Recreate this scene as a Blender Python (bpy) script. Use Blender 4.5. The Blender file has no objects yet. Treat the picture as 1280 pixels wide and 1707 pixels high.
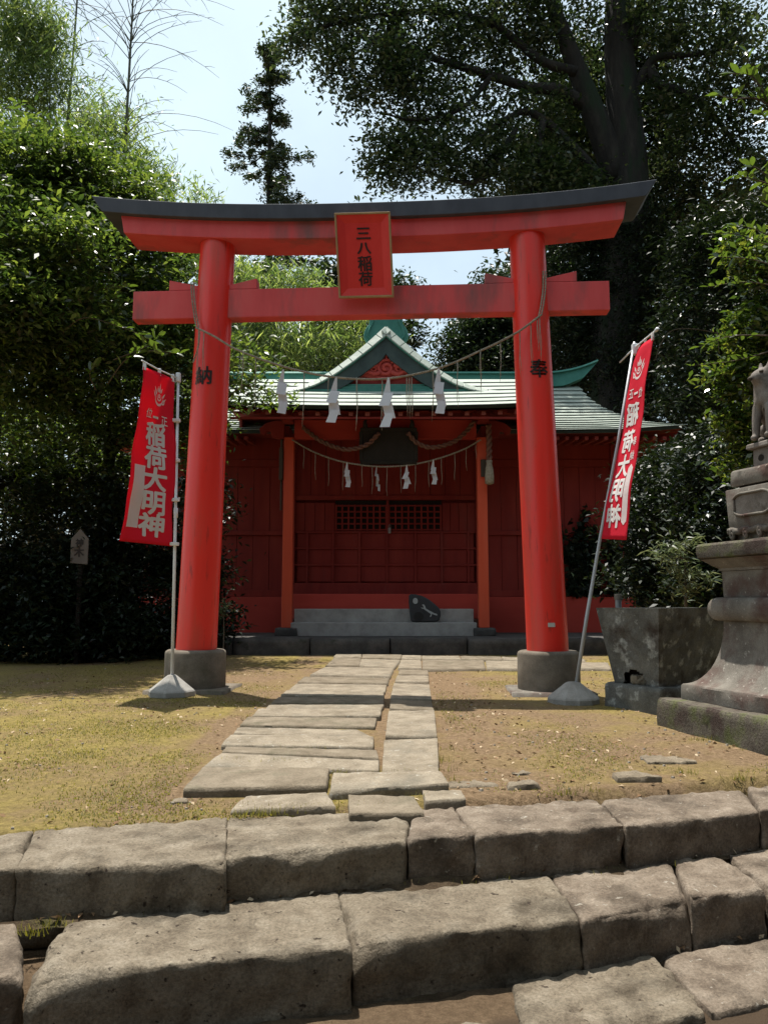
import bpy, bmesh, math, random
import numpy as np
from mathutils import Vector, Matrix, noise

random.seed(7)
RNG = np.random.default_rng(11)
SC = bpy.context.scene
COL = SC.collection

# ---------------------------------------------------------------- camera, sky, sun, exposure
cam_data = bpy.data.cameras.new('camera')
cam_data.sensor_fit = 'VERTICAL'
cam_data.sensor_height = 24.0
cam_data.lens = 24.0 * 1330 / 1707
cam_data.clip_start = 0.05
cam_data.clip_end = 2000
cam = bpy.data.objects.new('camera', cam_data)
COL.objects.link(cam)
cam.location = (0, 0, 1.0)
cam.rotation_euler = (math.radians(90) + math.atan((1005 - 853.5) / 1330), 0, 0)
SC.camera = cam

SUN_TRAVEL = Vector((0.67, -0.85, -4.6)).normalized()
SUN_EL = math.asin(-SUN_TRAVEL.z)
SUN_ROT = math.atan2(-SUN_TRAVEL.x, -SUN_TRAVEL.y)
SKY_STRENGTH = 0.092
SUN_STRENGTH = 5.0
EXPOSURE = 0.72

world = bpy.data.worlds.new('World')
SC.world = world
world.use_nodes = True
wn = world.node_tree.nodes
wl = world.node_tree.links
for n in list(wn):
    wn.remove(n)
w_out = wn.new('ShaderNodeOutputWorld')
w_bg = wn.new('ShaderNodeBackground')
w_bg.inputs['Strength'].default_value = SKY_STRENGTH
w_sky = wn.new('ShaderNodeTexSky')
w_sky.sky_type = 'NISHITA'
w_sky.sun_disc = False
w_sky.sun_elevation = SUN_EL
w_sky.sun_rotation = SUN_ROT
w_sky.air_density = 1.0
w_sky.dust_density = 4.0
w_sky.ozone_density = 1.0
w_tc = wn.new('ShaderNodeTexCoord')
w_noise = wn.new('ShaderNodeTexNoise')
w_noise.inputs['Scale'].default_value = 2.2
w_noise.inputs['Detail'].default_value = 7
w_noise.inputs['Roughness'].default_value = 0.55
w_ramp = wn.new('ShaderNodeValToRGB')
w_ramp.color_ramp.elements[0].position = 0.40
w_ramp.color_ramp.elements[0].color = (0.5, 0.5, 0.5, 1)
w_ramp.color_ramp.elements[1].position = 0.72
w_ramp.color_ramp.elements[1].color = (0.9, 0.9, 0.9, 1)
w_mix = wn.new('ShaderNodeMixRGB')
w_mix.inputs['Color2'].default_value = (5.9, 7.3, 8.0, 1)
wl.new(w_tc.outputs['Generated'], w_noise.inputs['Vector'])
wl.new(w_noise.outputs['Fac'], w_ramp.inputs['Fac'])
wl.new(w_ramp.outputs['Color'], w_mix.inputs['Fac'])
wl.new(w_sky.outputs['Color'], w_mix.inputs['Color1'])
wl.new(w_mix.outputs['Color'], w_bg.inputs['Color'])
wl.new(w_bg.outputs['Background'], w_out.inputs['Surface'])

sun_data = bpy.data.lights.new('sun', 'SUN')
sun_data.energy = SUN_STRENGTH
sun_data.angle = math.radians(0.53)
sun_data.color = (1.0, 0.95, 0.87)
sun = bpy.data.objects.new('sun', sun_data)
COL.objects.link(sun)
sun.location = (-12, 16, 60)
sun.rotation_euler = SUN_TRAVEL.to_track_quat('-Z', 'Y').to_euler()

SC.view_settings.view_transform = 'Standard'
SC.view_settings.look = 'None'
SC.view_settings.exposure = EXPOSURE
SC.view_settings.gamma = 1
SC.view_settings.use_curve_mapping = False
SC.render.engine = 'CYCLES'
SC.cycles.max_bounces = 8
SC.cycles.transparent_max_bounces = 8

# ---------------------------------------------------------------- helpers
class Builder:
    """collects vertices and faces of one mesh"""
    def __init__(self):
        self.v = []
        self.f = []

    def add(self, vs, fs):
        k = len(self.v)
        self.v.extend([tuple(p) for p in vs])
        self.f.extend([tuple(i + k for i in f) for f in fs])
        return self

    def box(self, x0, x1, y0, y1, z0, z1):
        vs = [(x, y, z) for x in (x0, x1) for y in (y0, y1) for z in (z0, z1)]
        return self.add(vs, [(0, 1, 3, 2), (4, 6, 7, 5), (0, 4, 5, 1), (2, 3, 7, 6), (0, 2, 6, 4), (1, 5, 7, 3)])

    def hexa(self, lo, hi):
        """four bottom corners and four top corners, same order"""
        return self.add(list(lo) + list(hi), [(3, 2, 1, 0), (4, 5, 6, 7), (0, 1, 5, 4), (1, 2, 6, 5), (2, 3, 7, 6), (3, 0, 4, 7)])

    def prism(self, front, back):
        n = len(front)
        fs = [tuple(range(n)), tuple(range(2 * n - 1, n - 1, -1))]
        for i in range(n):
            j = (i + 1) % n
            fs.append((i, n + i, n + j, j))
        return self.add(list(front) + list(back), fs)

    def tube(self, path, r, n=8, cap=True):
        path = [Vector(p) for p in path]
        rs = r if isinstance(r, (list, tuple)) else [r] * len(path)
        vs, fs = [], []
        t0 = (path[1] - path[0]).normalized()
        u = t0.orthogonal().normalized()
        for i, p in enumerate(path):
            a = path[max(0, i - 1)]
            b = path[min(len(path) - 1, i + 1)]
            t = (b - a)
            t = t.normalized() if t.length > 1e-9 else t0
            u = (u - t * u.dot(t))
            u = u.normalized() if u.length > 1e-6 else t.orthogonal().normalized()
            w = t.cross(u)
            for k in range(n):
                th = 2 * math.pi * k / n
                vs.append(p + (u * math.cos(th) + w * math.sin(th)) * rs[i])
        for i in range(len(path) - 1):
            for k in range(n):
                k2 = (k + 1) % n
                fs.append((i * n + k, i * n + k2, (i + 1) * n + k2, (i + 1) * n + k))
        if cap:
            fs.append(tuple(range(n - 1, -1, -1)))
            m = (len(path) - 1) * n
            fs.append(tuple(m + k for k in range(n)))
        return self.add(vs, fs)

    def lathe(self, prof, c=(0, 0), n=32):
        """prof: list of (radius, z)"""
        vs, fs = [], []
        for r, z in prof:
            for k in range(n):
                th = 2 * math.pi * k / n
                vs.append((c[0] + r * math.cos(th), c[1] + r * math.sin(th), z))
        for i in range(len(prof) - 1):
            for k in range(n):
                k2 = (k + 1) % n
                fs.append((i * n + k, i * n + k2, (i + 1) * n + k2, (i + 1) * n + k))
        fs.append(tuple(range(n - 1, -1, -1)))
        m = (len(prof) - 1) * n
        fs.append(tuple(m + k for k in range(n)))
        return self.add(vs, fs)

    def loft(self, rings, closed=True, caps=True):
        n = len(rings[0])
        vs = [p for r in rings for p in r]
        fs = []
        for i in range(len(rings) - 1):
            for k in range(n if closed else n - 1):
                k2 = (k + 1) % n
                fs.append((i * n + k, i * n + k2, (i + 1) * n + k2, (i + 1) * n + k))
        if caps and closed:
            fs.append(tuple(range(n - 1, -1, -1)))
            m = (len(rings) - 1) * n
            fs.append(tuple(m + k for k in range(n)))
        return self.add(vs, fs)


def top_of(o):
    while o.parent:
        o = o.parent
    return o


def tag(o, label=None, cat=None, group=None, kind=None):
    if label: o['label'] = label
    if cat: o['category'] = cat
    if group: o['group'] = group
    if kind: o['kind'] = kind
    return o


def thing(name, label, cat, loc, rotz=0, group=None):
    o = bpy.data.objects.new(name, None)
    o.empty_display_size = 0.2
    COL.objects.link(o)
    o.location = loc
    o.rotation_euler = (0, 0, rotz)
    return tag(o, label, cat, group)


def fix_normals(me):
    bm = bmesh.new()
    bm.from_mesh(me)
    bmesh.ops.recalc_face_normals(bm, faces=bm.faces)
    bm.to_mesh(me)
    bm.free()


def obj(name, b, mat, parent=None, local=False, smooth=False, bev=0, recalc=True, segs=2):
    """link a builder as ONE mesh object; world vertices unless local"""
    vs = np.array([tuple(p) for p in b.v], dtype=float)
    if parent is not None:
        if not local:
            t = top_of(parent)
            inv = (Matrix.Translation(t.location) @ t.rotation_euler.to_matrix().to_4x4()).inverted()
            m = np.array(inv)
            vs = vs @ m[:3, :3].T + m[:3, 3]
        base = None
    elif not local:
        lo, hi = vs.min(0), vs.max(0)
        base = ((lo[0] + hi[0]) / 2, (lo[1] + hi[1]) / 2, lo[2])
        vs = vs - np.array(base)
    else:
        base = None
    me = bpy.data.meshes.new(name)
    me.from_pydata([tuple(p) for p in vs], [], b.f)
    if recalc:
        fix_normals(me)
    if smooth:
        me.polygons.foreach_set('use_smooth', [True] * len(me.polygons))
    o = bpy.data.objects.new(name, me)
    COL.objects.link(o)
    if mat: me.materials.append(mat)
    if parent is not None:
        o.parent = parent
    if base is not None:
        o.location = base
    if bev:
        md = o.modifiers.new('bevel', 'BEVEL')
        md.width = bev
        md.segments = segs
        md.limit_method = 'ANGLE'
        md.angle_limit = math.radians(35)
    return o


def smooth_angle(o, deg=40):
    me = o.data
    me.polygons.foreach_set('use_smooth', [True] * len(me.polygons))
    try:
        me.set_sharp_from_angle(angle=math.radians(deg))
    except Exception:
        pass


# ---------------------------------------------------------------- materials
def new_mat(name):
    m = bpy.data.materials.new(name)
    m.use_nodes = True
    nt = m.node_tree
    for n in list(nt.nodes):
        nt.nodes.remove(n)
    out = nt.nodes.new('ShaderNodeOutputMaterial')
    return m, nt, out


def surf(name, cols, scale=4.0, rough=0.8, bump=0.15, bump_scale=40.0, metallic=0.0, detail=6, spec=0.3,
         stretch=(1, 1, 1), spots=None, spot_scale=9.0, spot_lo=0.6, spot_hi=0.7, dist=0.01, coat=0.0, rvar=0.0,
         spots2=None, spot2_scale=20.0, spot2_lo=0.6, spot2_hi=0.68, grain=0.0, grain_scale=110.0):
    """noise-mixed colour with fine relief; spots: a second colour in patches (stains, lichen, moss)"""
    m, nt, out = new_mat(name)
    N, L = nt.nodes, nt.links
    p = N.new('ShaderNodeBsdfPrincipled')
    p.inputs['Roughness'].default_value = rough
    p.inputs['Metallic'].default_value = metallic
    p.inputs['Specular IOR Level'].default_value = spec
    if coat:
        p.inputs['Coat Weight'].default_value = coat
        p.inputs['Coat Roughness'].default_value = 0.15
    tc = N.new('ShaderNodeTexCoord')
    mp = N.new('ShaderNodeMapping')
    mp.inputs['Scale'].default_value = stretch
    L.new(tc.outputs['Object'], mp.inputs['Vector'])
    nz = N.new('ShaderNodeTexNoise')
    nz.inputs['Scale'].default_value = scale
    nz.inputs['Detail'].default_value = detail
    nz.inputs['Roughness'].default_value = 0.62
    L.new(mp.outputs['Vector'], nz.inputs['Vector'])
    rp = N.new('ShaderNodeValToRGB')
    els = rp.color_ramp.elements
    n = len(cols)
    els[0].position, els[1].position = 0.3, 0.7
    els[0].color = (*cols[0], 1)
    els[1].color = (*cols[-1], 1)
    for i in range(1, n - 1):
        e = els.new(0.3 + 0.4 * i / (n - 1))
        e.color = (*cols[i], 1)
    L.new(nz.outputs['Fac'], rp.inputs['Fac'])
    colour = rp.outputs['Color']
    for sp, ss, lo, hi in ((spots, spot_scale, spot_lo, spot_hi), (spots2, spot2_scale, spot2_lo, spot2_hi)):
        if sp is None: continue
        n2 = N.new('ShaderNodeTexNoise')
        n2.inputs['Scale'].default_value = ss
        n2.inputs['Detail'].default_value = 5
        n2.inputs['Roughness'].default_value = 0.6
        L.new(mp.outputs['Vector'], n2.inputs['Vector'])
        r2 = N.new('ShaderNodeValToRGB')
        r2.color_ramp.elements[0].position = lo
        r2.color_ramp.elements[1].position = hi
        L.new(n2.outputs['Fac'], r2.inputs['Fac'])
        mx = N.new('ShaderNodeMixRGB')
        mx.inputs['Color2'].default_value = (*sp, 1)
        L.new(r2.outputs['Color'], mx.inputs['Fac'])
        L.new(colour, mx.inputs['Color1'])
        colour = mx.outputs['Color']
    if grain:
        # mineral grain: fine light and dark specks
        ng = N.new('ShaderNodeTexNoise')
        ng.inputs['Scale'].default_value = grain_scale
        ng.inputs['Detail'].default_value = 5
        ng.inputs['Roughness'].default_value = 0.8
        L.new(mp.outputs['Vector'], ng.inputs['Vector'])
        rg = N.new('ShaderNodeValToRGB')
        rg.color_ramp.elements[0].position = 0.30
        rg.color_ramp.elements[1].position = 0.70
        lo_, hi_ = 1 - grain, 1.0
        rg.color_ramp.elements[0].color = (lo_, lo_, lo_, 1)
        rg.color_ramp.elements[1].color = (hi_, hi_, hi_, 1)
        L.new(ng.outputs['Fac'], rg.inputs['Fac'])
        mg = N.new('ShaderNodeMixRGB')
        mg.blend_type = 'MULTIPLY'
        mg.inputs['Fac'].default_value = 1.0
        L.new(colour, mg.inputs['Color1'])
        L.new(rg.outputs['Color'], mg.inputs['Color2'])
        colour = mg.outputs['Color']
    L.new(colour, p.inputs['Base Color'])
    if rvar:
        mr = N.new('ShaderNodeMapRange')
        mr.inputs['To Min'].default_value = rough - rvar
        mr.inputs['To Max'].default_value = rough + rvar
        L.new(nz.outputs['Fac'], mr.inputs['Value'])
        L.new(mr.outputs['Result'], p.inputs['Roughness'])
    if bump:
        n3 = N.new('ShaderNodeTexNoise')
        n3.inputs['Scale'].default_value = bump_scale
        n3.inputs['Detail'].default_value = 8
        n3.inputs['Roughness'].default_value = 0.7
        L.new(mp.outputs['Vector'], n3.inputs['Vector'])
        bp = N.new('ShaderNodeBump')
        bp.inputs['Strength'].default_value = bump
        bp.inputs['Distance'].default_value = dist
        L.new(n3.outputs['Fac'], bp.inputs['Height'])
        L.new(bp.outputs['Normal'], p.inputs['Normal'])
    L.new(p.outputs['BSDF'], out.inputs['Surface'])
    return m


def leaf_mat(name, dark, mid, light, trans=0.35, rough=0.35, spec=0.5, tcol=None):
    """leaf colour varies from leaf to leaf; light passes through the blade"""
    m, nt, out = new_mat(name)
    N, L = nt.nodes, nt.links
    g = N.new('ShaderNodeNewGeometry')
    rp = N.new('ShaderNodeValToRGB')
    rp.color_ramp.elements[0].color = (*dark, 1)
    rp.color_ramp.elements[0].position = 0.0
    rp.color_ramp.elements[1].color = (*light, 1)
    rp.color_ramp.elements[1].position = 1.0
    e = rp.color_ramp.elements.new(0.55)
    e.color = (*mid, 1)
    L.new(g.outputs['Random Per Island'], rp.inputs['Fac'])
    p = N.new('ShaderNodeBsdfPrincipled')
    p.inputs['Roughness'].default_value = rough
    p.inputs['Specular IOR Level'].default_value = spec
    L.new(rp.outputs['Color'], p.inputs['Base Color'])
    t = N.new('ShaderNodeBsdfTranslucent')
    mx = N.new('ShaderNodeMixRGB')
    mx.blend_type = 'MULTIPLY'
    mx.inputs['Fac'].default_value = 1.0
    mx.inputs['Color2'].default_value = (*(tcol or (2.6, 2.6, 0.9)), 1)
    L.new(rp.outputs['Color'], mx.inputs['Color1'])
    L.new(mx.outputs['Color'], t.inputs['Color'])
    ms = N.new('ShaderNodeMixShader')
    ms.inputs['Fac'].default_value = trans
    L.new(p.outputs['BSDF'], ms.inputs[1])
    L.new(t.outputs['BSDF'], ms.inputs[2])
    L.new(ms.outputs['Shader'], out.inputs['Surface'])
    return m


def cloth_mat(name, col, trans=0.3, weave=900.0, rough=0.85):
    m, nt, out = new_mat(name)
    N, L = nt.nodes, nt.links
    p = N.new('ShaderNodeBsdfPrincipled')
    p.inputs['Base Color'].default_value = (*col, 1)
    p.inputs['Roughness'].default_value = rough
    p.inputs['Specular IOR Level'].default_value = 0.2
    tc = N.new('ShaderNodeTexCoord')
    nz = N.new('ShaderNodeTexNoise')
    nz.inputs['Scale'].default_value = 7
    nz.inputs['Detail'].default_value = 4
    L.new(tc.outputs['Object'], nz.inputs['Vector'])
    bp = N.new('ShaderNodeBump')
    bp.inputs['Strength'].default_value = 0.35
    bp.inputs['Distance'].default_value = 0.02
    L.new(nz.outputs['Fac'], bp.inputs['Height'])
    L.new(bp.outputs['Normal'], p.inputs['Normal'])
    t = N.new('ShaderNodeBsdfTranslucent')
    t.inputs['Color'].default_value = (*col, 1)
    ms = N.new('ShaderNodeMixShader')
    ms.inputs['Fac'].default_value = trans
    L.new(p.outputs['BSDF'], ms.inputs[1])
    L.new(t.outputs['BSDF'], ms.inputs[2])
    L.new(ms.outputs['Shader'], out.inputs['Surface'])
    return m


M = {}
M['torii_red'] = surf('torii_red_paint', [(0.60, 0.032, 0.026), (0.68, 0.042, 0.032), (0.72, 0.06, 0.044)], 2.5, 0.5, 0.05, 60,
                      stretch=(1, 1, 0.35), spots=(0.27, 0.05, 0.035), spot_scale=3.0, spot_lo=0.56, spot_hi=0.8, rvar=0.08)
M['beam_red'] = surf('beam_hazed_red_paint', [(0.54, 0.06, 0.06), (0.64, 0.08, 0.08), (0.66, 0.11, 0.105)], 3.0, 0.6, 0.06, 50,
                     stretch=(1, 1, 0.3), spots=(0.19, 0.085, 0.08), spot_scale=2.1, spot_lo=0.53, spot_hi=0.74, rvar=0.08)  # reds paled to carry veil glare; the spots are weather stains
M['pillar_red'] = surf('pillar_gloss_red_paint', [(0.72, 0.028, 0.018), (0.80, 0.038, 0.024), (0.82, 0.055, 0.034)], 2.5, 0.36, 0.05, 30,
                       stretch=(1, 1, 0.14), spots=(0.50, 0.075, 0.05), spot_scale=5.0, spot_lo=0.5, spot_hi=0.8, rvar=0.08, spots2=(0.40, 0.03, 0.02), spot2_scale=16, spot2_lo=0.6, spot2_hi=0.72, spec=0.45)
M['kasagi_black'] = surf('kasagi_slate_paint', [(0.045, 0.049, 0.062), (0.06, 0.066, 0.082), (0.075, 0.082, 0.098)], 5, 0.6, 0.06, 60, stretch=(1, 1, .4))
M['gold'] = surf('plaque_frame_gilt', [(0.30, 0.19, 0.085), (0.40, 0.265, 0.13)], 8, 0.55, 0.05)
M['ink'] = surf('black_lettering', [(0.02, 0.014, 0.012), (0.03, 0.02, 0.018)], 10, 0.6, 0)
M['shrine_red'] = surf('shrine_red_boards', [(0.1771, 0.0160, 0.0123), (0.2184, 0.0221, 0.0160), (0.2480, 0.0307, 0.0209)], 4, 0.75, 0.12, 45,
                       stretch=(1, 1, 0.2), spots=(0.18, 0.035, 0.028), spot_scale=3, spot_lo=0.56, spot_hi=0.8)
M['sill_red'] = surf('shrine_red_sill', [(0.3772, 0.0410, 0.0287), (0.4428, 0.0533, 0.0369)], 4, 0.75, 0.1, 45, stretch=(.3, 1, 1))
M['post_orange'] = surf('post_orange_red', [(0.50, 0.064, 0.028), (0.58, 0.082, 0.034), (0.60, 0.105, 0.055)], 3, 0.7, 0.14, 55,
                        stretch=(1, 1, 0.12), spots=(0.40, 0.10, 0.05), spot_scale=6, spot_lo=0.6, spot_hi=0.8)
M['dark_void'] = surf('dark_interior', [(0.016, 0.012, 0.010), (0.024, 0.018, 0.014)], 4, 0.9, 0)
M['copper_pale'] = surf('weathered_copper_pale', [(0.2976, 0.3459, 0.2976), (0.3720, 0.4211, 0.3646), (0.4464, 0.4813, 0.4241)], 3.0, 0.62, 0.1, 30, spec=0.4,
                        stretch=(1, 2, 2), spots=(0.33, 0.37, 0.31), spot_scale=5, spot_lo=0.55, spot_hi=0.75, grain=0.3, grain_scale=18)
M['copper_teal'] = surf('weathered_copper_teal', [(0.035, 0.145, 0.115), (0.05, 0.19, 0.15), (0.08, 0.25, 0.20)], 3.0, 0.65, 0.1, 30,
                        spots=(0.03, 0.09, 0.075), spot_scale=3, spot_lo=0.55, spot_hi=0.8)
M['barge_dark'] = surf('bargeboard_dark_copper', [(0.028, 0.042, 0.042), (0.04, 0.06, 0.058), (0.055, 0.078, 0.072)], 4, 0.7, 0.1, 30)
M['carving_red'] = surf('carved_red_wood', [(0.36, 0.045, 0.036), (0.46, 0.065, 0.05)], 10, 0.65, 0.1, 60)
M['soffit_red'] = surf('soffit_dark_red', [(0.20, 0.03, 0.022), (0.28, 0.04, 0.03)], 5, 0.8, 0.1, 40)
M['rafter_end'] = surf('rafter_end_paint', [(0.2100, 0.0504, 0.0360), (0.2520, 0.0720, 0.0504)], 12, 0.8, 0.05)
M['concrete_step'] = surf('concrete_step_grey', [(0.25, 0.24, 0.225), (0.33, 0.32, 0.30), (0.39, 0.378, 0.355)], 5, 0.9, 0.15, 50)
M['platform_dark'] = surf('platform_dark_stone', [(0.045, 0.042, 0.04), (0.075, 0.07, 0.065), (0.12, 0.11, 0.10)], 5, 0.85, 0.3, 20,
                          spots=(0.03, 0.035, 0.02), spot_scale=4, grain=0.4, grain_scale=50)
M['plinth'] = surf('plinth_concrete', [(0.11, 0.09, 0.068), (0.17, 0.142, 0.11), (0.24, 0.205, 0.165)], 4, 0.9, 0.25, 40,
                   spots=(0.075, 0.07, 0.04), spot_scale=3, spot_lo=0.5, spot_hi=0.8, grain=0.35, grain_scale=80)
M['step_stone'] = surf('step_rough_stone', [(0.1577, 0.1249, 0.0889), (0.2649, 0.2193, 0.1605), (0.3532, 0.3015, 0.2294)], 7, 0.95, 1.0, 52, dist=0.014, spec=0.15,
                       spots=(0.085, 0.068, 0.048), spot_scale=3.2, spot_lo=0.50, spot_hi=0.72, spots2=(0.055, 0.04, 0.03), spot2_scale=30, spot2_lo=0.63, spot2_hi=0.69, grain=0.62, grain_scale=85)
M['step_stone_b'] = surf('step_rough_stone_warm', [(0.1514, 0.1158, 0.0860), (0.2523, 0.2011, 0.1520), (0.3406, 0.2803, 0.2178)], 8, 0.95, 1.0, 55, dist=0.014, spec=0.15,
                         spots=(0.088, 0.068, 0.050), spot_scale=3.4, spot_lo=0.50, spot_hi=0.70, spots2=(0.44, 0.40, 0.33), spot2_scale=26, spot2_lo=0.64, spot2_hi=0.70, grain=0.62, grain_scale=85)
M['path_stone'] = surf('path_worn_stone', [(0.1723, 0.1417, 0.1003), (0.2657, 0.2212, 0.1618), (0.3447, 0.2938, 0.2200)], 6, 0.92, 0.8, 60, dist=0.008, spec=0.2,
                       spots=(0.19, 0.165, 0.125), spot_scale=3.5, spot_lo=0.52, spot_hi=0.72, spots2=(0.40, 0.37, 0.31), spot2_scale=26, spot2_lo=0.62, spot2_hi=0.7, grain=0.5, grain_scale=95)
M['path_stone_b'] = surf('path_worn_stone_brown', [(0.1436, 0.1140, 0.0777), (0.2154, 0.1762, 0.1262), (0.2872, 0.2385, 0.1747)], 6, 0.92, 0.8, 60, dist=0.009, spec=0.2,
                         spots=(0.13, 0.115, 0.075), spot_scale=3.2, spot_lo=0.55, spot_hi=0.72, grain=0.5, grain_scale=95)
M['pedestal'] = surf('pedestal_grey_stone', [(0.1360, 0.1200, 0.1000), (0.2000, 0.1800, 0.1520), (0.2640, 0.2400, 0.2040)], 5, 0.92, 0.5, 45, dist=0.008, spec=0.2,
                     spots=(0.12, 0.075, 0.062), spot_scale=3.0, spot_lo=0.48, spot_hi=0.64, spots2=(0.40, 0.37, 0.32), spot2_scale=22, spot2_lo=0.64, spot2_hi=0.69, grain=0.5, grain_scale=110)
M['pedestal_rough'] = surf('pedestal_mossy_stone', [(0.1020, 0.0850, 0.0680), (0.1615, 0.1403, 0.1105), (0.2125, 0.1870, 0.1530)], 7, 0.95, 0.9, 55, dist=0.014, spec=0.15,
                           spots=(0.135, 0.145, 0.062), spot_scale=7, spot_lo=0.48, spot_hi=0.64, spots2=(0.09, 0.065, 0.055), spot2_scale=4, spot2_lo=0.55, spot2_hi=0.66, grain=0.65, grain_scale=70)
M['fox_stone'] = surf('fox_statue_stone', [(0.16, 0.135, 0.115), (0.22, 0.19, 0.165), (0.28, 0.25, 0.22)], 9, 0.9, 0.4, 60, dist=0.006,
                      spots=(0.12, 0.10, 0.08), spot_scale=7, spot_lo=0.55, spot_hi=0.7, grain=0.45, grain_scale=120)
M['basin'] = surf('basin_lichened_stone', [(0.0935, 0.0918, 0.0808), (0.1530, 0.1513, 0.1360), (0.2210, 0.2167, 0.1955)], 5, 0.92, 0.6, 40, dist=0.01, spec=0.2,
                  spots=(0.42, 0.43, 0.40), spot_scale=7, spot_lo=0.54, spot_hi=0.64, spots2=(0.06, 0.045, 0.035), spot2_scale=3.0, spot2_lo=0.52, spot2_hi=0.66, grain=0.5, grain_scale=70)
M['fox_slab'] = surf('polished_black_slab', [(0.012, 0.014, 0.014), (0.02, 0.022, 0.022)], 8, 0.4, 0.1, 20, spec=0.4)
M['slab_inlay'] = surf('pale_inlay', [(0.30, 0.31, 0.30), (0.38, 0.39, 0.38)], 14, 0.7, 0)
M['banner_red'] = cloth_mat('banner_red_cloth', (0.76, 0.028, 0.06), 0.5)
M['banner_white'] = cloth_mat('banner_white_print', (0.82, 0.79, 0.77), 0.4)
M['pole_white'] = surf('white_plastic_pole', [(0.66, 0.68, 0.70), (0.74, 0.76, 0.78)], 3, 0.4, 0)
M['pole_grey'] = surf('grey_metal_pole', [(0.36, 0.38, 0.40), (0.46, 0.48, 0.50)], 6, 0.4, 0, metallic=0.2)
M['base_concrete'] = surf('flag_base_concrete', [(0.2400, 0.2240, 0.2000), (0.3200, 0.3040, 0.2760), (0.3760, 0.3600, 0.3280)], 7, 0.9, 0.2, 60, grain=0.3, grain_scale=110)
M['paper'] = cloth_mat('white_folded_paper', (0.80, 0.81, 0.84), 0.35, rough=0.7)
M['rope'] = surf('straw_rope', [(0.20, 0.17, 0.13), (0.30, 0.26, 0.20), (0.38, 0.34, 0.27)], 30, 0.95, 0.3, 120)
M['rope_dark'] = surf('old_twisted_rope', [(0.1200, 0.0540, 0.0360), (0.1800, 0.0900, 0.0660), (0.2160, 0.1320, 0.1020)], 14, 0.95, 0.3, 90)
M['sign_white'] = surf('sign_bleached_board', [(0.1200, 0.1025, 0.0900), (0.1600, 0.1400, 0.1225)], 5, 0.8, 0.1, 40, stretch=(1, 1, .2))
M['wood_dark'] = surf('weathered_dark_wood', [(0.05, 0.04, 0.03), (0.08, 0.065, 0.05)], 8, 0.9, 0.2, 40, stretch=(1, 1, .2))
M['plaque_dark'] = surf('aged_dark_plaque', [(0.012, 0.011, 0.009), (0.02, 0.018, 0.015)], 6, 0.7, 0.2, 40)
M['metal_grey'] = surf('dull_grey_metal', [(0.20, 0.20, 0.20), (0.30, 0.30, 0.30)], 12, 0.5, 0, metallic=0.5)
M['label_white'] = surf('small_white_plate', [(0.4400, 0.4160, 0.3680), (0.5280, 0.5040, 0.4560)], 12, 0.6, 0)
M['bark'] = surf('dark_bark', [(0.010, 0.008, 0.007), (0.018, 0.015, 0.012), (0.032, 0.027, 0.021)], 6, 0.95, 0.9, 14, dist=0.05, stretch=(1, 1, .25),
                 spots=(0.012, 0.02, 0.009), spot_scale=2.5, spot_lo=0.5, spot_hi=0.65)
M['bark_pale'] = surf('grey_bark', [(0.07, 0.055, 0.04), (0.12, 0.095, 0.07)], 8, 0.95, 0.6, 20, dist=0.03, stretch=(1, 1, .3))
M['culm'] = surf('bamboo_culm', [(0.05, 0.055, 0.035), (0.09, 0.09, 0.055)], 5, 0.6, 0.05)
M['leaf_broad'] = leaf_mat('broad_leaf_green', (0.012, 0.024, 0.010), (0.036, 0.060, 0.020), (0.105, 0.135, 0.042), 0.46, 0.36, 0.5, (2.6, 2.6, 1.0))
M['leaf_bamboo'] = leaf_mat('bamboo_leaf_green', (0.035, 0.062, 0.026), (0.09, 0.13, 0.05), (0.22, 0.25, 0.11), 0.5, 0.35, 0.5, (2.5, 2.6, 1.2))
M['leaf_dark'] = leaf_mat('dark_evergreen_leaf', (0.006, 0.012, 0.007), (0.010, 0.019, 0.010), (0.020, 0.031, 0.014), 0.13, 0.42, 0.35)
M['leaf_camphor'] = leaf_mat('high_crown_leaf', (0.012, 0.023, 0.012), (0.024, 0.040, 0.018), (0.060, 0.076, 0.034), 0.3, 0.3, 0.6, tcol=(2.4, 2.4, 1.2))
M['leaf_conifer'] = leaf_mat('conifer_needle', (0.012, 0.024, 0.016), (0.02, 0.038, 0.022), (0.035, 0.055, 0.03), 0.15, 0.5)
M['leaf_bright'] = leaf_mat('glossy_bright_leaf', (0.014, 0.032, 0.010), (0.042, 0.075, 0.018), (0.125, 0.15, 0.035), 0.4, 0.2, 0.8, (2.4, 2.3, 0.9))
M['leaf_pale'] = leaf_mat('pale_small_leaf', (0.04, 0.06, 0.03), (0.09, 0.115, 0.06), (0.18, 0.20, 0.125), 0.3, 0.3, 0.6, (1.7, 1.7, 1.2))
M['grass'] = leaf_mat('grass_blade', (0.07, 0.065, 0.02), (0.125, 0.118, 0.03), (0.21, 0.185, 0.06), 0.3, 0.6, 0.2)
M['litter'] = leaf_mat('dry_leaf_litter', (0.13, 0.07, 0.035), (0.24, 0.15, 0.08), (0.50, 0.40, 0.27), 0.1, 0.8, 0.2, tcol=(1, 1, 1))
M['soil'] = surf('damp_soil', [(0.05, 0.034, 0.022), (0.09, 0.064, 0.040), (0.14, 0.105, 0.065)], 14, 0.97, 1.0, 70, dist=0.012, spec=0.1, spots=(0.085, 0.08, 0.03), spot_scale=6, spot_lo=0.56, spot_hi=0.66, grain=0.5, grain_scale=150)
M['pebble'] = surf('loose_pebble', [(0.20, 0.17, 0.14), (0.32, 0.28, 0.23), (0.42, 0.38, 0.32)], 3, 0.9, 0.3, 40)


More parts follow.
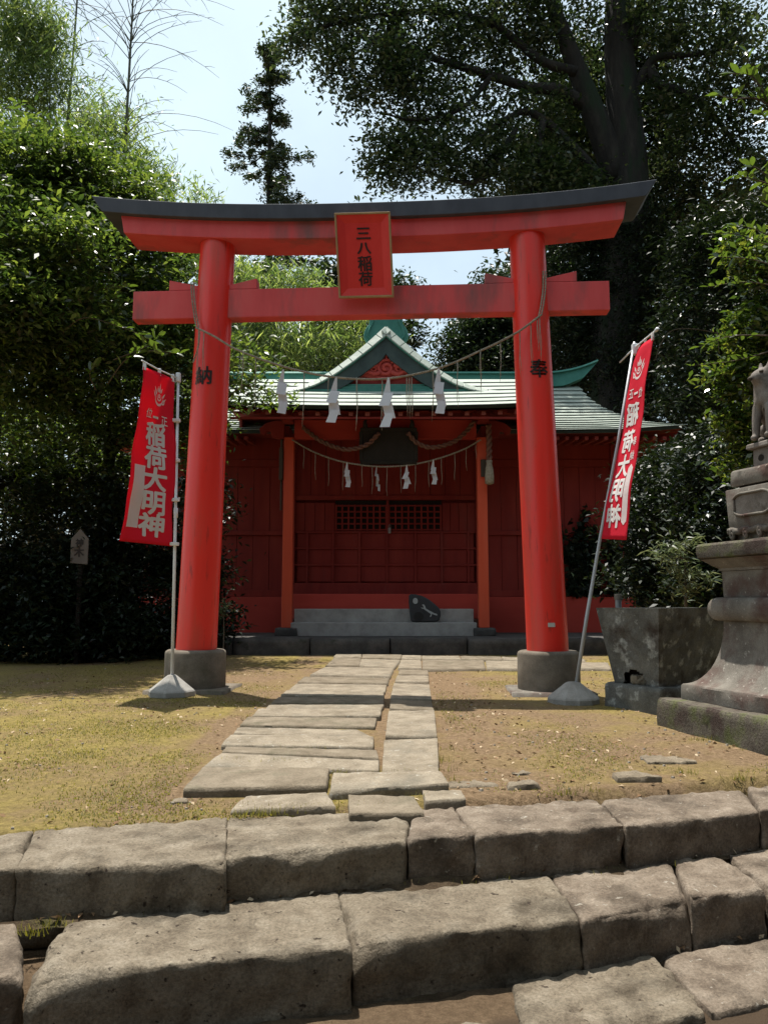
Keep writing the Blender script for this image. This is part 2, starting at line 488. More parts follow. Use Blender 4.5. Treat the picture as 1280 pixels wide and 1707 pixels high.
def ground_material():
    m, nt, out = new_mat('mossy_trodden_earth')
    N, L = nt.nodes, nt.links
    p = N.new('ShaderNodeBsdfPrincipled')
    p.inputs['Roughness'].default_value = 0.97
    p.inputs['Specular IOR Level'].default_value = 0.1
    tc = N.new('ShaderNodeTexCoord')

    def nz(scale, detail=6, rough=0.6):
        n = N.new('ShaderNodeTexNoise')
        n.inputs['Scale'].default_value = scale
        n.inputs['Detail'].default_value = detail
        n.inputs['Roughness'].default_value = rough
        L.new(tc.outputs['Object'], n.inputs['Vector'])
        return n

    def ramp(node, lo, hi, c0, c1):
        r = N.new('ShaderNodeValToRGB')
        r.color_ramp.elements[0].position = lo
        r.color_ramp.elements[1].position = hi
        r.color_ramp.elements[0].color = (*c0, 1)
        r.color_ramp.elements[1].color = (*c1, 1)
        L.new(node.outputs['Fac'], r.inputs['Fac'])
        return r
    moss = ramp(nz(26, 8, 0.75), 0.33, 0.68, (0.105, 0.082, 0.024), (0.325, 0.25, 0.085))
    dirt = ramp(nz(34, 8, 0.75), 0.33, 0.7, (0.095, 0.060, 0.032), (0.295, 0.205, 0.125))
    patch = ramp(nz(1.1, 7, 0.66), 0.33, 0.57, (0, 0, 0), (1, 1, 1))
    # bare earth where feet pass: an attribute painted along the path and pedestal edges
    at = N.new('ShaderNodeAttribute')
    at.attribute_name = 'bare'
    md = N.new('ShaderNodeMath')
    md.operation = 'MULTIPLY_ADD'
    md.inputs[1].default_value = -1.0
    L.new(at.outputs['Fac'], md.inputs[0])
    L.new(patch.outputs['Color'], md.inputs[2])
    md.use_clamp = True
    mx = N.new('ShaderNodeMixRGB')
    L.new(md.outputs[0], mx.inputs['Fac'])
    L.new(dirt.outputs['Color'], mx.inputs['Color1'])
    L.new(moss.outputs['Color'], mx.inputs['Color2'])
    dead = ramp(nz(85, 5, 0.75), 0.55, 0.66, (0, 0, 0), (0.7, 0.7, 0.7))
    gr = ramp(nz(140, 4, 0.8), 0.28, 0.72, (0.55, 0.55, 0.55), (1.35, 1.35, 1.35))
    mgr = N.new('ShaderNodeMixRGB')
    mgr.blend_type = 'MULTIPLY'
    mgr.inputs['Fac'].default_value = 1.0
    L.new(mx.outputs['Color'], mgr.inputs['Color1'])
    L.new(gr.outputs['Color'], mgr.inputs['Color2'])
    mx = mgr
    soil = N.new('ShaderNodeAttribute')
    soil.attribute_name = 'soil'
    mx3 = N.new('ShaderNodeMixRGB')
    mx3.inputs['Color2'].default_value = (0.075, 0.052, 0.034, 1)  # earth colour darkened to cut light bounced onto the step risers
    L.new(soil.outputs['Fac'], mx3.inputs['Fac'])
    mx2 = N.new('ShaderNodeMixRGB')
    mx2.inputs['Color2'].default_value = (0.10, 0.075, 0.035, 1)
    L.new(dead.outputs['Color'], mx2.inputs['Fac'])
    L.new(mx.outputs['Color'], mx2.inputs['Color1'])
    L.new(mx2.outputs['Color'], mx3.inputs['Color1'])
    L.new(mx3.outputs['Color'], p.inputs['Base Color'])
    n3 = nz(48, 10, 0.78)
    bp = N.new('ShaderNodeBump')
    bp.inputs['Strength'].default_value = 1.0
    bp.inputs['Distance'].default_value = 0.018
    L.new(n3.outputs['Fac'], bp.inputs['Height'])
    L.new(bp.outputs['Normal'], p.inputs['Normal'])
    L.new(p.outputs['BSDF'], out.inputs['Surface'])
    return m


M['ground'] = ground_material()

# ---------------------------------------------------------------- ground
def gz(y):
    return 0.018 * max(0.0, min(y, 13.0) - 4.0)


def lerp(a, b, t):
    return a + (b - a) * max(0.0, min(1.0, t))


def ground_height(x, y):
    e = y - 0.28 * x
    h = gz(y)
    h = lerp(-0.30, h, (e - 3.93) / 0.14)
    h = lerp(-0.40, h, (e - 3.08) / 0.12) if e < 3.3 else h
    h = lerp(-0.62, h, (e - 2.0) / 0.5) if e < 2.7 else h
    k = 0.012 if e > 3.9 else 0.02
    h += k * noise.noise(Vector((x * 1.3, y * 1.3, 0.0))) + 0.006 * noise.noise(Vector((x * 5, y * 5, 3.0)))
    if e < 3.1: h += 0.02 * noise.noise(Vector((x * 7, y * 7, 9.0)))
    return h


def ticks(lo, hi, step, far, grow=1.28):
    c = list(np.arange(lo, hi + 1e-6, step))
    d, p = step, hi
    while p < far:
        d *= grow; p += d; c.append(p)
    d, p, pre = step, lo, []
    while p > -far:
        d *= grow; p -= d; pre.append(p)
    return pre[::-1] + c


def make_ground():
    xs = ticks(-4.6, 4.6, 0.06, 420)
    ys = ticks(2.2, 11.0, 0.05, 420)
    nx, ny = len(xs), len(ys)
    v = [(x, y, ground_height(x, y)) for y in ys for x in xs]
    f = [(j * nx + i, j * nx + i + 1, (j + 1) * nx + i + 1, (j + 1) * nx + i) for j in range(ny - 1) for i in range(nx - 1)]
    me = bpy.data.meshes.new('ground')
    me.from_pydata(v, [], f)
    me.polygons.foreach_set('use_smooth', [True] * len(f))
    a = me.attributes.new('bare', 'FLOAT', 'POINT')
    vals = []
    for x, y, z in v:
        b = 0.0
        e = y - 0.28 * x
        if 3.9 < y < 13:
            b = max(b, 1.0 - abs(x - 0.0) / 0.28 if y > 5 else 0)       # the gap between the two rows of slabs
            b = max(b, 0.75 - abs(x + 0.3) * 0.5 + 0.25 if x < -1.0 and x > -1.35 else 0)
            b = max(b, 0.9 - abs(x - 0.62) * 1.0 if x > 0.3 else 0)
        b = max(b, 0.85 - math.hypot(x - 2.3, y - 5.4) * 0.45)
        b = max(b, 0.95 - math.hypot((x + 1.45), (y - 9.6) * 0.7) * 0.6)
        b = max(b, 0.7 - math.hypot(x - 1.5, y - 8.4) * 0.6)
        if e < 3.98: b = 2.0
        vals.append(max(0.0, b))
    a.data.foreach_set('value', vals)
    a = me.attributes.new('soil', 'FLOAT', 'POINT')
    a.data.foreach_set('value', [1.0 if y - 0.28 * x < 2.75 else (0.55 if y - 0.28 * x < 3.75 else 0.0) for x, y, z in v])  # mask of the lower ground that is darkened to weaken bounce light
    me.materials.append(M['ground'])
    o = bpy.data.objects.new('ground', me)
    COL.objects.link(o)
    o['kind'] = 'structure'
    return o


make_ground()


# ---------------------------------------------------------------- rough stone blocks
def rough_block(b, quad, ztop, zbot, seed, seg=(8, 5, 3), rnd=0.025, amp=0.012, tilt=(0, 0), chip=0.5, grow=0.0):
    """a hewn stone: top corners far-left, far-right, near-right, near-left; rounded edges and uneven faces"""
    tl, tr, br, bl = [Vector((p[0], p[1])) for p in quad]
    if grow:
        ex, ey = (tr - tl).normalized() * grow, (br - bl).normalized() * grow
        tl, tr, br, bl = tl - ex, tr + ex, br + ey, bl - ey
    Lx = ((tr - tl).length + (br - bl).length) / 2
    Ly = ((bl - tl).length + (br - tr).length) / 2
    Lz = ztop - zbot
    nx, ny, nz_ = seg
    key, vs, fs = {}, [], []
    off = Vector((seed * 13.7, seed * 5.3, seed * 2.9))

    def grade(i, n):
        # points gathered towards the edges so that the rounding shows
        t = i / n
        return 0.5 - 0.5 * math.cos(math.pi * t) * (0.55 + 0.45 * abs(math.cos(math.pi * t)))

    def vert(i, j, k):
        if (i, j, k) in key: return key[(i, j, k)]
        p = Vector((grade(i, nx) * Lx, grade(j, ny) * Ly, grade(k, nz_) * Lz))
        nn = noise.noise(p * 3.1 + off)
        r = rnd * (1 + 5.5 * chip * max(0, nn - .16) + chip * 0.9 * noise.noise(p * 11 + off))
        r = max(0.004, min(r, Lx * .45, Ly * .45, Lz * .45))
        q = Vector((min(max(p.x, r), Lx - r), min(max(p.y, r), Ly - r), min(max(p.z, r), Lz - r)))
        d = p - q
        if d.length > 1e-9: p = q + d.normalized() * r
        dirn = d.normalized() if d.length > 1e-9 else Vector((0, 0, 1))
        p += dirn * (amp * 0.3 * noise.noise(p * 3.0 + off) + amp * 0.6 * noise.noise(p * 14.0 + off) + amp * .5 * noise.noise(p * 33.0 + off))
        u, w = p.x / Lx, p.y / Ly
        pt = (bl * (1 - u) + br * u) * (1 - w) + (tl * (1 - u) + tr * u) * w
        z = zbot + p.z + (tilt[0] * (u - .5) + tilt[1] * (w - .5)) * (p.z / Lz)
        vs.append((pt.x, pt.y, z))
        key[(i, j, k)] = len(vs) - 1
        return len(vs) - 1
    for i in range(nx):
        for j in range(ny):
            fs.append((vert(i, j, nz_), vert(i + 1, j, nz_), vert(i + 1, j + 1, nz_), vert(i, j + 1, nz_)))
            fs.append((vert(i, j, 0), vert(i, j + 1, 0), vert(i + 1, j + 1, 0), vert(i + 1, j, 0)))
    for i in range(nx):
        for k in range(nz_):
            fs.append((vert(i, 0, k), vert(i + 1, 0, k), vert(i + 1, 0, k + 1), vert(i, 0, k + 1)))
            fs.append((vert(i, ny, k), vert(i, ny, k + 1), vert(i + 1, ny, k + 1), vert(i + 1, ny, k)))
    for j in range(ny):
        for k in range(nz_):
            fs.append((vert(0, j, k), vert(0, j, k + 1), vert(0, j + 1, k + 1), vert(0, j + 1, k)))
            fs.append((vert(nx, j, k), vert(nx, j + 1, k), vert(nx, j + 1, k + 1), vert(nx, j, k + 1)))
    return b.add(vs, fs)


def stone(name, quad, ztop, zbot, seed, mat, parent, **kw):
    b = rough_block(Builder(), quad, ztop, zbot, seed, **kw)
    o = obj(name, b, mat, parent, smooth=True, recalc=True)
    return o


# the steps in the foreground
steps = thing('stone_steps', 'flight of worn rough stone steps in the foreground', 'steps', (0, 3.2, -0.4))
steps['kind'] = 'structure'
del steps['category']
ROW1 = [
    [(-1.931, 3.560, 0.000), (-1.548, 3.650, 0.000), (-1.399, 3.169, 0.000), (-1.659, 3.075, 0.000)],
    [(-1.535, 3.669, 0.000), (-0.741, 3.888, 0.000), (-0.619, 3.218, 0.000), (-1.387, 3.162, 0.000)],
    [(-0.732, 3.898, 0.000), (0.129, 4.042, 0.000), (0.086, 3.516, 0.000), (-0.625, 3.306, 0.000)],
    [(0.147, 4.042, 0.000), (0.332, 4.076, 0.000), (0.391, 3.604, 0.000), (0.107, 3.525, 0.000)],
    [(0.349, 4.076, 0.000), (1.081, 4.247, 0.000), (1.083, 3.755, 0.000), (0.407, 3.586, 0.000)],
    [(1.099, 4.247, 0.000), (1.961, 4.488, 0.000), (1.804, 3.996, 0.000), (1.099, 3.755, 0.000)],
    [(1.987, 4.502, 0.000), (2.905, 4.744, 0.000), (2.725, 4.259, 0.000), (1.822, 3.996, 0.000)],
]
for i, q in enumerate(ROW1):
    stone('step_stone', q, 0.004 * math.sin(i * 2.3), -0.30, i + 1, M['step_stone' if i < 3 else 'step_stone_b'], steps,
          seg=(44 if i not in (0, 3) else 24, 20, 12), rnd=0.019, amp=0.015, chip=1.1, grow=0.008, tilt=(0.004 * math.sin(i), 0.0))
ROW2 = [
    [(-1.656, 3.091, -0.185), (-1.364, 3.119, -0.185), (-1.168, 2.723, -0.185), (-1.391, 2.618, -0.185)],
    [(-1.175, 3.147, -0.185), (-0.198, 3.440, -0.185), (-0.114, 2.912, -0.185), (-1.138, 2.681, -0.185)],
    [(-0.186, 3.447, -0.185), (0.719, 3.675, -0.185), (0.741, 3.176, -0.185), (-0.104, 2.966, -0.185)],
    [(0.735, 3.675, -0.185), (1.323, 3.839, -0.185), (1.227, 3.380, -0.185), (0.754, 3.176, -0.185)],
    [(1.346, 3.856, -0.185), (1.603, 3.927, -0.185), (1.592, 3.496, -0.185), (1.244, 3.387, -0.185)],
    [(1.631, 3.945, -0.185), (2.562, 4.218, -0.185), (2.380, 3.755, -0.185), (1.616, 3.510, -0.185)],
]
for i, q in enumerate(ROW2):
    stone('step_stone', q, -0.185 + 0.006 * math.sin(i * 1.7), -0.47, i + 11, M['step_stone' if i in (1, 2) else 'step_stone_b'], steps,
          seg=(48 if i in (1, 2) else 30, 22, 12), rnd=0.021, amp=0.016, chip=1.1, grow=0.008, tilt=(0.004 * math.sin(i * 3), 0.004))
ROW3 = [
    [(0.461, 3.092, -0.375), (1.059, 3.312, -0.375), (1.094, 2.885, -0.375), (0.439, 2.670, -0.375)],
    [(1.075, 3.318, -0.375), (1.999, 3.587, -0.375), (1.787, 3.074, -0.375), (1.110, 2.889, -0.375)],
    [(-0.137, 2.777, -0.375), (0.393, 2.837, -0.375), (0.375, 2.547, -0.375), (-0.139, 2.487, -0.375)],
]
for i, q in enumerate(ROW3):
    stone('step_stone', q, -0.375 if i < 2 else -0.385, -0.66, i + 21, M['step_stone' if i != 1 else 'step_stone_b'], steps,
          seg=(36, 22, 12), rnd=0.022, amp=0.016, chip=1.0, tilt=(0.006, 0.008))

# soil washed into the angles of the steps
def soil_strip(e0, z0, x0, x1, seed, b):
    n = int((x1 - x0) / 0.025)
    rows_ = []
    for i in range(n + 1):
        x = x0 + (x1 - x0) * i / n
        k = max(0.0, 0.55 + 1.2 * noise.noise(Vector((x * 2.6, seed, 0))) + 0.5 * noise.noise(Vector((x * 11, seed, 3))))
        w = 0.012 + 0.075 * k
        row = []
        for j in range(6):
            t = j / 5
            y = e0 + 0.28 * x + 0.02 - w * t
            row.append((x, y, z0 - 0.016 + (0.012 + 0.024 * k) * (1 - t) ** 1.4 + 0.004 * noise.noise(Vector((x * 40, y * 40, seed)))))
        rows_.append(row)
    b.loft(rows_, closed=False)


sb_ = Builder()
soil_strip(3.475, -0.18, -1.7, 2.3, 1.0, sb_)
soil_strip(2.985, -0.402, -1.6, 2.2, 5.0, sb_)
soil_o = obj('joint_soil', sb_, M['soil'], None, local=True, smooth=True, recalc=False)
tag(soil_o, 'dark soil washed into the angles of the stone steps', 'soil', kind='stuff')

# the paved approach
path = thing('path', 'uneven path of long worn stone slabs leading under the gate', 'path', (-0.3, 4.4, 0))
path['kind'] = 'structure'
del path['category']
SLABS = [
    ((-1.03, 4.74), (-0.32, 4.71), (-0.31, 4.30), (-1.02, 4.23)),
    ((-0.27, 4.59), (0.30, 4.58), (0.33, 4.31), (-0.27, 4.18)),
    ((-0.69, 4.20), (-0.31, 4.25), (-0.24, 3.97), (-0.72, 3.92)),
    ((-0.17, 4.16), (0.14, 4.16), (0.18, 3.88), (-0.15, 3.83)),
    ((0.21, 4.28), (0.40, 4.34), (0.40, 4.13), (0.21, 4.05)),
    ((-1.03, 5.24), (-0.04, 4.97), (-0.04, 4.74), (-1.06, 4.87)),
    ((-1.04, 5.46), (-0.06, 5.29), (-0.04, 4.99), (-1.03, 5.26)),
    ((-1.08, 5.81), (-0.08, 5.72), (-0.08, 5.37), (-1.08, 5.47)),
    ((-1.09, 6.18), (-0.21, 6.13), (-0.09, 5.76), (-1.07, 5.87)),
    ((-1.09, 6.59), (-0.07, 6.59), (-0.08, 6.20), (-1.09, 6.23)),
    ((-1.08, 7.08), (-0.03, 7.05), (-0.04, 6.64), (-1.06, 6.64)),
    ((-1.03, 7.38), (-0.01, 7.31), (-0.03, 7.09), (-1.03, 7.12)),
    ((-1.00, 7.84), (-0.01, 7.79), (-0.01, 7.38), (-1.02, 7.42)),
    ((-0.98, 8.27), (-0.01, 8.21), (-0.01, 7.84), (-0.99, 7.89)),
    ((-0.95, 8.93), (0.02, 8.84), (-0.00, 8.27), (-0.98, 8.33)),
    ((-0.93, 9.62), (0.05, 9.47), (0.03, 8.91), (-0.95, 9.02)),
    ((-0.78, 10.87), (0.12, 10.60), (0.06, 9.55), (-0.89, 9.85)),
    ((-0.33, 12.04), (0.23, 11.80), (0.13, 10.63), (-0.33, 10.94)),
    ((-0.73, 12.30), (-0.35, 12.13), (-0.34, 10.94), (-0.78, 10.94)),
    ((0.26, 11.88), (0.53, 11.84), (0.48, 10.57), (0.19, 10.60)),
    ((-0.75, 12.95), (-0.37, 12.90), (-0.35, 12.26), (-0.76, 12.35)),
    ((-0.34, 12.90), (0.27, 12.76), (0.24, 12.04), (-0.32, 12.13)),
    ((0.29, 12.71), (0.57, 12.62), (0.54, 11.92), (0.27, 12.00)),
    ((0.60, 12.57), (1.15, 12.53), (1.12, 11.88), (0.57, 11.92)),
    ((1.19, 12.53), (1.77, 12.39), (1.73, 11.84), (1.15, 11.88)),
    ((1.81, 12.39), (2.34, 12.26), (2.27, 11.72), (1.75, 11.80)),
    ((2.38, 12.26), (2.95, 12.04), (2.85, 11.48), (2.29, 11.64)),
    ((0.57, 11.84), (1.44, 11.80), (1.31, 10.50), (0.50, 10.41)),
    ((1.48, 11.72), (2.35, 11.60), (2.21, 10.57), (1.34, 10.50)),
    ((2.39, 11.60), (3.13, 11.37), (2.93, 10.50), (2.24, 10.57)),
    ((0.21, 10.44), (0.55, 10.38), (0.53, 9.82), (0.18, 9.85)),
    ((0.17, 9.76), (0.52, 9.73), (0.49, 9.05), (0.13, 9.07)),
    ((0.12, 9.00), (0.49, 8.98), (0.44, 7.70), (0.07, 7.74)),
    ((0.07, 7.57), (0.43, 7.57), (0.42, 7.02), (0.06, 7.08)),
    ((0.05, 6.98), (0.42, 6.98), (0.36, 5.72), (0.02, 5.75)),
    ((0.01, 5.70), (0.36, 5.68), (0.30, 4.66), (-0.00, 4.68)),
]
for i, q in enumerate(SLABS):
    far = q[0][1] > 9
    cy = sum(p[1] for p in q) / 4
    top = gz(cy) + (0.050 if i < 2 else 0.032 if i < 4 else (0.022 if i == 4 else 0.034)) + 0.006 * math.sin(i * 2.1) * (0 if far else 1)
    sl = 0.018 * abs(q[0][1] - q[3][1])
    stone('paving_stone', q, top, top - 0.13, i + 40, M['path_stone' if i % 3 else 'path_stone_b'], path,
          seg=(10, 5, 2) if far else (20, 8, 4), rnd=0.007 if not far else 0.006, amp=0.007, chip=1.2, grow=0.012,
          tilt=(0.012 * math.sin(i * 1.3) if not far else 0, sl + (0.008 * math.sin(i * 2.9) if not far else 0)))

# ---------------------------------------------------------------- lettering as flat print
_font_obj = None


def text_shape(ch, bold=0.02):
    """vertices (x, y in em, centred) and faces of a character"""
    global _font_obj
    c = bpy.data.curves.new('lettering', 'FONT')
    c.body = ch
    c.offset = 0.0
    c.resolution_u = 3
    o = bpy.data.objects.new('lettering', c)
    COL.objects.link(o)
    dg = bpy.context.evaluated_depsgraph_get()
    me = bpy.data.meshes.new_from_object(o.evaluated_get(dg))
    vs = np.array([v.co[:2] for v in me.vertices])
    fs = [tuple(p.vertices) for p in me.polygons]
    bpy.data.objects.remove(o)
    bpy.data.curves.remove(c)
    bpy.data.meshes.remove(me)
    lo, hi = vs.min(0), vs.max(0)
    vs = vs - (lo + hi) / 2
    # brush weight: the outline repeated a little to every side
    V, F_, n = [vs], list(fs), len(vs)
    for k in range(8 if bold > 0.012 else 4):
        a = 2 * math.pi * k / (8 if bold > 0.012 else 4)
        V.append(vs + np.array([math.cos(a), math.sin(a)]) * bold)
        F_ += [tuple(i + n * (k + 1) for i in f) for f in fs]
    return Stacked(np.concatenate(V), n), F_, hi - lo


class Stacked(list):
    """2-D points that remember which layer of the brush weight they belong to"""
    def __init__(self, pts, n):
        super().__init__([tuple(p) for p in pts])
        self.n = n


def print_shape(b, vs, fs, fn):
    out = []
    for i, (x, y) in enumerate(vs):
        p = Vector(fn(x, y))
        out.append(p + Vector((0, -0.00045 * (i // vs.n), 0)))
    return b.add(out, fs)


# ---------------------------------------------------------------- torii gate
TOR = (-0.15, 8.55)
TOR_Z = 0.082
TOR_ROT = math.radians(-3.3)
torii = thing('torii_gate', 'large red torii gate with slate black top beam standing over the stone path', 'torii', (TOR[0], TOR[1], TOR_Z), TOR_ROT)


def pillar_u(s, z):
    """centre of the leaning pillar at height z above the ground sheet (world z)"""
    return s * (1.86 - 0.125 * (z - 0.5) / 4.5)


def pillar_r(z):
    return 0.215 - 0.022 * (z - 0.5) / 4.5


for s in (-1, 1):
    rings = []
    for i in range(25):
        z = 0.50 + (5.02 - 0.50) * i / 24
        c, r = pillar_u(s, z), pillar_r(z)
        rings.append([(c + r * math.cos(a), r * math.sin(a), z - TOR_Z) for a in [2 * math.pi * k / 48 for k in range(48)]])
    p = obj('pillar', Builder().loft(rings), M['pillar_red'], torii, local=True)
    smooth_angle(p)
    pl = Builder()
    uc = s * 1.865
    pr = [(0.318, 0.10), (0.322, 0.14), (0.320, 0.47), (0.312, 0.492), (0.29, 0.505), (0.2, 0.507)]
    pl.lathe([(r, z - TOR_Z) for r, z in pr], (uc, 0), 40)
    o = obj('plinth', pl, M['plinth'], torii, local=True)
    smooth_angle(o)
    sb = Builder()
    rough_block(sb, [(uc - 0.42, 0.40), (uc + 0.42, 0.40), (uc + 0.42, -0.42), (uc - 0.42, -0.42)], 0.115 - TOR_Z, -0.12 - TOR_Z, 70 + s, seg=(8, 8, 2), rnd=0.01, amp=0.004)
    o = obj('base_slab', sb, M['pedestal'] if s > 0 else M['plinth'], torii, local=True, smooth=True)
    # painted character on the pillar, following its curve
    ch, zc, du = (('\u7d0d', 3.46, -0.03) if s < 0 else ('\u5949', 3.475, 0.035))
    vs, fs, sz = text_shape(ch, 0.022)
    k = 0.195 / sz[1]
    b = Builder()

    def wrap(x, y):
        z = zc + y * k
        R = pillar_r(z) + 0.004
        th = (x * k + du) / R
        return (pillar_u(s, z) + R * math.sin(th), -R * math.cos(th), z - TOR_Z)
    print_shape(b, vs, fs, wrap)
    obj('painted_character', b, M['ink'], torii, local=True, recalc=False)
# small plate low on the right pillar
b = Builder()
R = pillar_r(0.78) + 0.004
pts = []
for zz in (0.755, 0.798):
    pts.append([(pillar_u(1, zz) + (R + d) * math.sin(t), -(R + d) * math.cos(t), zz - TOR_Z) for d in (0, 0.006) for t in np.linspace(-0.07, 0.26, 5)])
lo, hi = pts
ring = lambda L: L[:5] + L[5:][::-1]
b.loft([ring(lo), ring(hi)])
obj('small_plate', b, M['label_white'], torii, local=True)


def rise(u):
    return 0.165 * (abs(u) / 3.07) ** 2.4


def beam(name, half, v0, v1, z0, z1, mat, slant, n=40, cap_top=None):
    rings = []
    for i in range(n + 1):
        t = -1 + 2 * i / n
        ring = []
        for (v, z, hw) in ((v0, z0, half - slant), (v1, z0, half - slant), (v1, z1, half), (v0, z1, half)):
            u = t * hw
            ring.append((u, v, z + rise(u) - TOR_Z))
        rings.append(ring)
    o = obj(name, Builder().loft(rings), mat, torii, local=True, bev=0.008)
    return o


beam('lower_lintel', 2.79, -0.22, 0.22, 4.975, 5.232, M['beam_red'], 0.05)
# top beam: black, its upper face slightly pitched
rings = []
for i in range(49):
    t = -1 + 2 * i / 48
    ring = []
    for (v, z, hw) in ((-0.29, 5.172, 2.97), (0.29, 5.172, 2.97), (0.30, 5.335, 3.09), (0.0, 5.40, 3.10), (-0.30, 5.335, 3.09)):
        u = t * hw
        ring.append((u, v, z + rise(u) - TOR_Z))
    rings.append(ring)
# cut the underside where the red beam meets it: the black beam sits on the red one
obj('top_beam', Builder().loft([[(p[0], p[1], p[2] + (0.03 if False else 0.0)) for p in r] for r in rings]), M['kasagi_black'], torii, local=True, bev=0.006)
b = Builder().box(-2.66, 2.60, -0.085, 0.085, 4.145 - TOR_Z, 4.475 - TOR_Z)
obj('tie_beam', b, M['beam_red'], torii, local=True, bev=0.01)
for s in (-1, 1):
    for side in (-1, 1):
        uc = s * 1.755
        ui, uo = uc + side * 0.17, uc + side * (0.50 if side * s > 0 else 0.49)
        lo = [(ui, -0.075, 4.478 - TOR_Z), (uo, -0.075, 4.478 - TOR_Z), (uo, 0.075, 4.478 - TOR_Z), (ui, 0.075, 4.478 - TOR_Z)]
        hi = [(ui, -0.075, 4.525 - TOR_Z), (uo, -0.075, 4.598 - TOR_Z), (uo, 0.075, 4.598 - TOR_Z), (ui, 0.075, 4.525 - TOR_Z)]
        obj('wedge', Builder().hexa(lo, hi), M['beam_red'], torii, local=True, bev=0.006)

# name plaque on the gate
plq = thing('name_plaque', 'red name plaque with gilt edge and four black characters hung on the gate', 'plaque',
            (TOR[0] - 0.04 * math.cos(TOR_ROT), TOR[1] - 0.20, 4.30), TOR_ROT)


def plq_pt(x, y, d):
    """x across (-.5 .. .5), y down (0..1), d forward in metres; the board leans out at the top"""
    top, bot = Vector((-0.03, -0.20, 0.86)), Vector((0.0, 0.02, 0.0))
    p = top.lerp(bot, y)
    ax = Vector((1, 0, 0.0))
    dn = (bot - top).normalized()
    nrm = dn.cross(ax).normalized()
    if nrm.y > 0: nrm = -nrm
    return p + ax * (x * 0.60) + nrm * d


def quadring(b, o_, i_, do, di):
    """sloping ring between an outer and an inner rectangle"""
    def rect(m, d):
        return [plq_pt(-.5 + m / .6, m / .9, d), plq_pt(.5 - m / .6, m / .9, d), plq_pt(.5 - m / .6, 1 - m / .9, d), plq_pt(-.5 + m / .6, 1 - m / .9, d)]
    a, c = rect(o_, do), rect(i_, di)
    b.add(a + c, [(k, (k + 1) % 4, 4 + (k + 1) % 4, 4 + k) for k in range(4)])
    return c


b = Builder()
inner = quadring(b, 0.022, 0.105, 0.035, 0.008)
b.add(inner, [(0, 1, 2, 3)])
back = [plq_pt(-.5 + .02, .02, -0.02), plq_pt(.5 - .02, .02, -0.02), plq_pt(.5 - .02, .98, -0.02), plq_pt(-.5 + .02, .98, -0.02)]
front = [plq_pt(-.5 + .022 / .6, .022 / .9, 0.035), plq_pt(.5 - .022 / .6, .022 / .9, 0.035), plq_pt(.5 - .022 / .6, 1 - .022 / .9, 0.035), plq_pt(-.5 + .022 / .6, 1 - .022 / .9, 0.035)]
b.add(back + front, [(3, 2, 1, 0)] + [(k, (k + 1) % 4, 4 + (k + 1) % 4, 4 + k) for k in range(4)])
obj('board', b, M['torii_red'], plq, local=True)
for (x0, x1, y0, y1) in ((-.5, .5, 0, .024), (-.5, .5, .976, 1.0), (-.5, -.464, .024, .976), (.464, .5, .024, .976)):
    lo = [plq_pt(x0, y1, -0.022), plq_pt(x1, y1, -0.022), plq_pt(x1, y0, -0.022), plq_pt(x0, y0, -0.022)]
    hi = [plq_pt(x0, y1, 0.045), plq_pt(x1, y1, 0.045), plq_pt(x1, y0, 0.045), plq_pt(x0, y0, 0.045)]
    obj('frame', Builder().hexa(lo, hi), M['gold'], plq, local=True, bev=0.004)
for ch, yy, hh, bold in (('\u4e09', .24, .115, .02), ('\u516b', .415, .115, .028), ('\u7a32', .595, .160, .018), ('\u8377', .775, .150, .018)):
    vs, fs, sz = text_shape(ch, bold)
    k = hh / 0.9 / sz[1]
    kx = min(0.148, hh / sz[1] * sz[0] * 1.12) / sz[0]
    b = Builder()
    print_shape(b, vs, fs, lambda x, y: plq_pt(x * kx / .6, yy - y * k, 0.012 + x * 0.0))
    obj('character', b, M['ink'], plq, local=True, recalc=False)


# ---------------------------------------------------------------- ropes and paper streamers
def sag_curve(pts, n=60):
    """smooth curve through given points"""
    P = [Vector(p) for p in pts]
    P = [P[0] * 2 - P[1]] + P + [P[-1] * 2 - P[-2]]
    out = []
    m = len(P) - 3
    for s_ in range(m):
        for i in range(n // m):
            t = i / (n // m)
            a, b_, c, d = P[s_:s_ + 4]
            out.append(0.5 * ((2 * b_) + (c - a) * t + (2 * a - 5 * b_ + 4 * c - d) * t * t + (3 * b_ - a - 3 * c + d) * t ** 3))
    out.append(P[-2])
    return out


def twisted(b, path_, r, strands=2, pitch=0.12, n=6, jitter=0.0):
    """strands wound round each other along a path"""
    path_ = [Vector(p) for p in path_]
    dense = []
    for i in range(len(path_) - 1):
        k = max(1, int((path_[i + 1] - path_[i]).length / (pitch / 7)))
        for j in range(k):
            dense.append(path_[i].lerp(path_[i + 1], j / k))
    dense.append(path_[-1])
    L = 0
    rows = [[] for _ in range(strands)]
    for i, p in enumerate(dense):
        if i: L += (p - dense[i - 1]).length
        t = (dense[min(i + 1, len(dense) - 1)] - dense[max(i - 1, 0)]).normalized()
        u = t.cross(Vector((0, 1, 0.001))).normalized()
        w = t.cross(u)
        for s_ in range(strands):
            a = 2 * math.pi * (L / pitch + s_ / strands)
            rows[s_].append(p + (u * math.cos(a) + w * math.sin(a)) * r * 0.52)
    for row in rows:
        b.tube(row, r * 0.55, n)
    return b


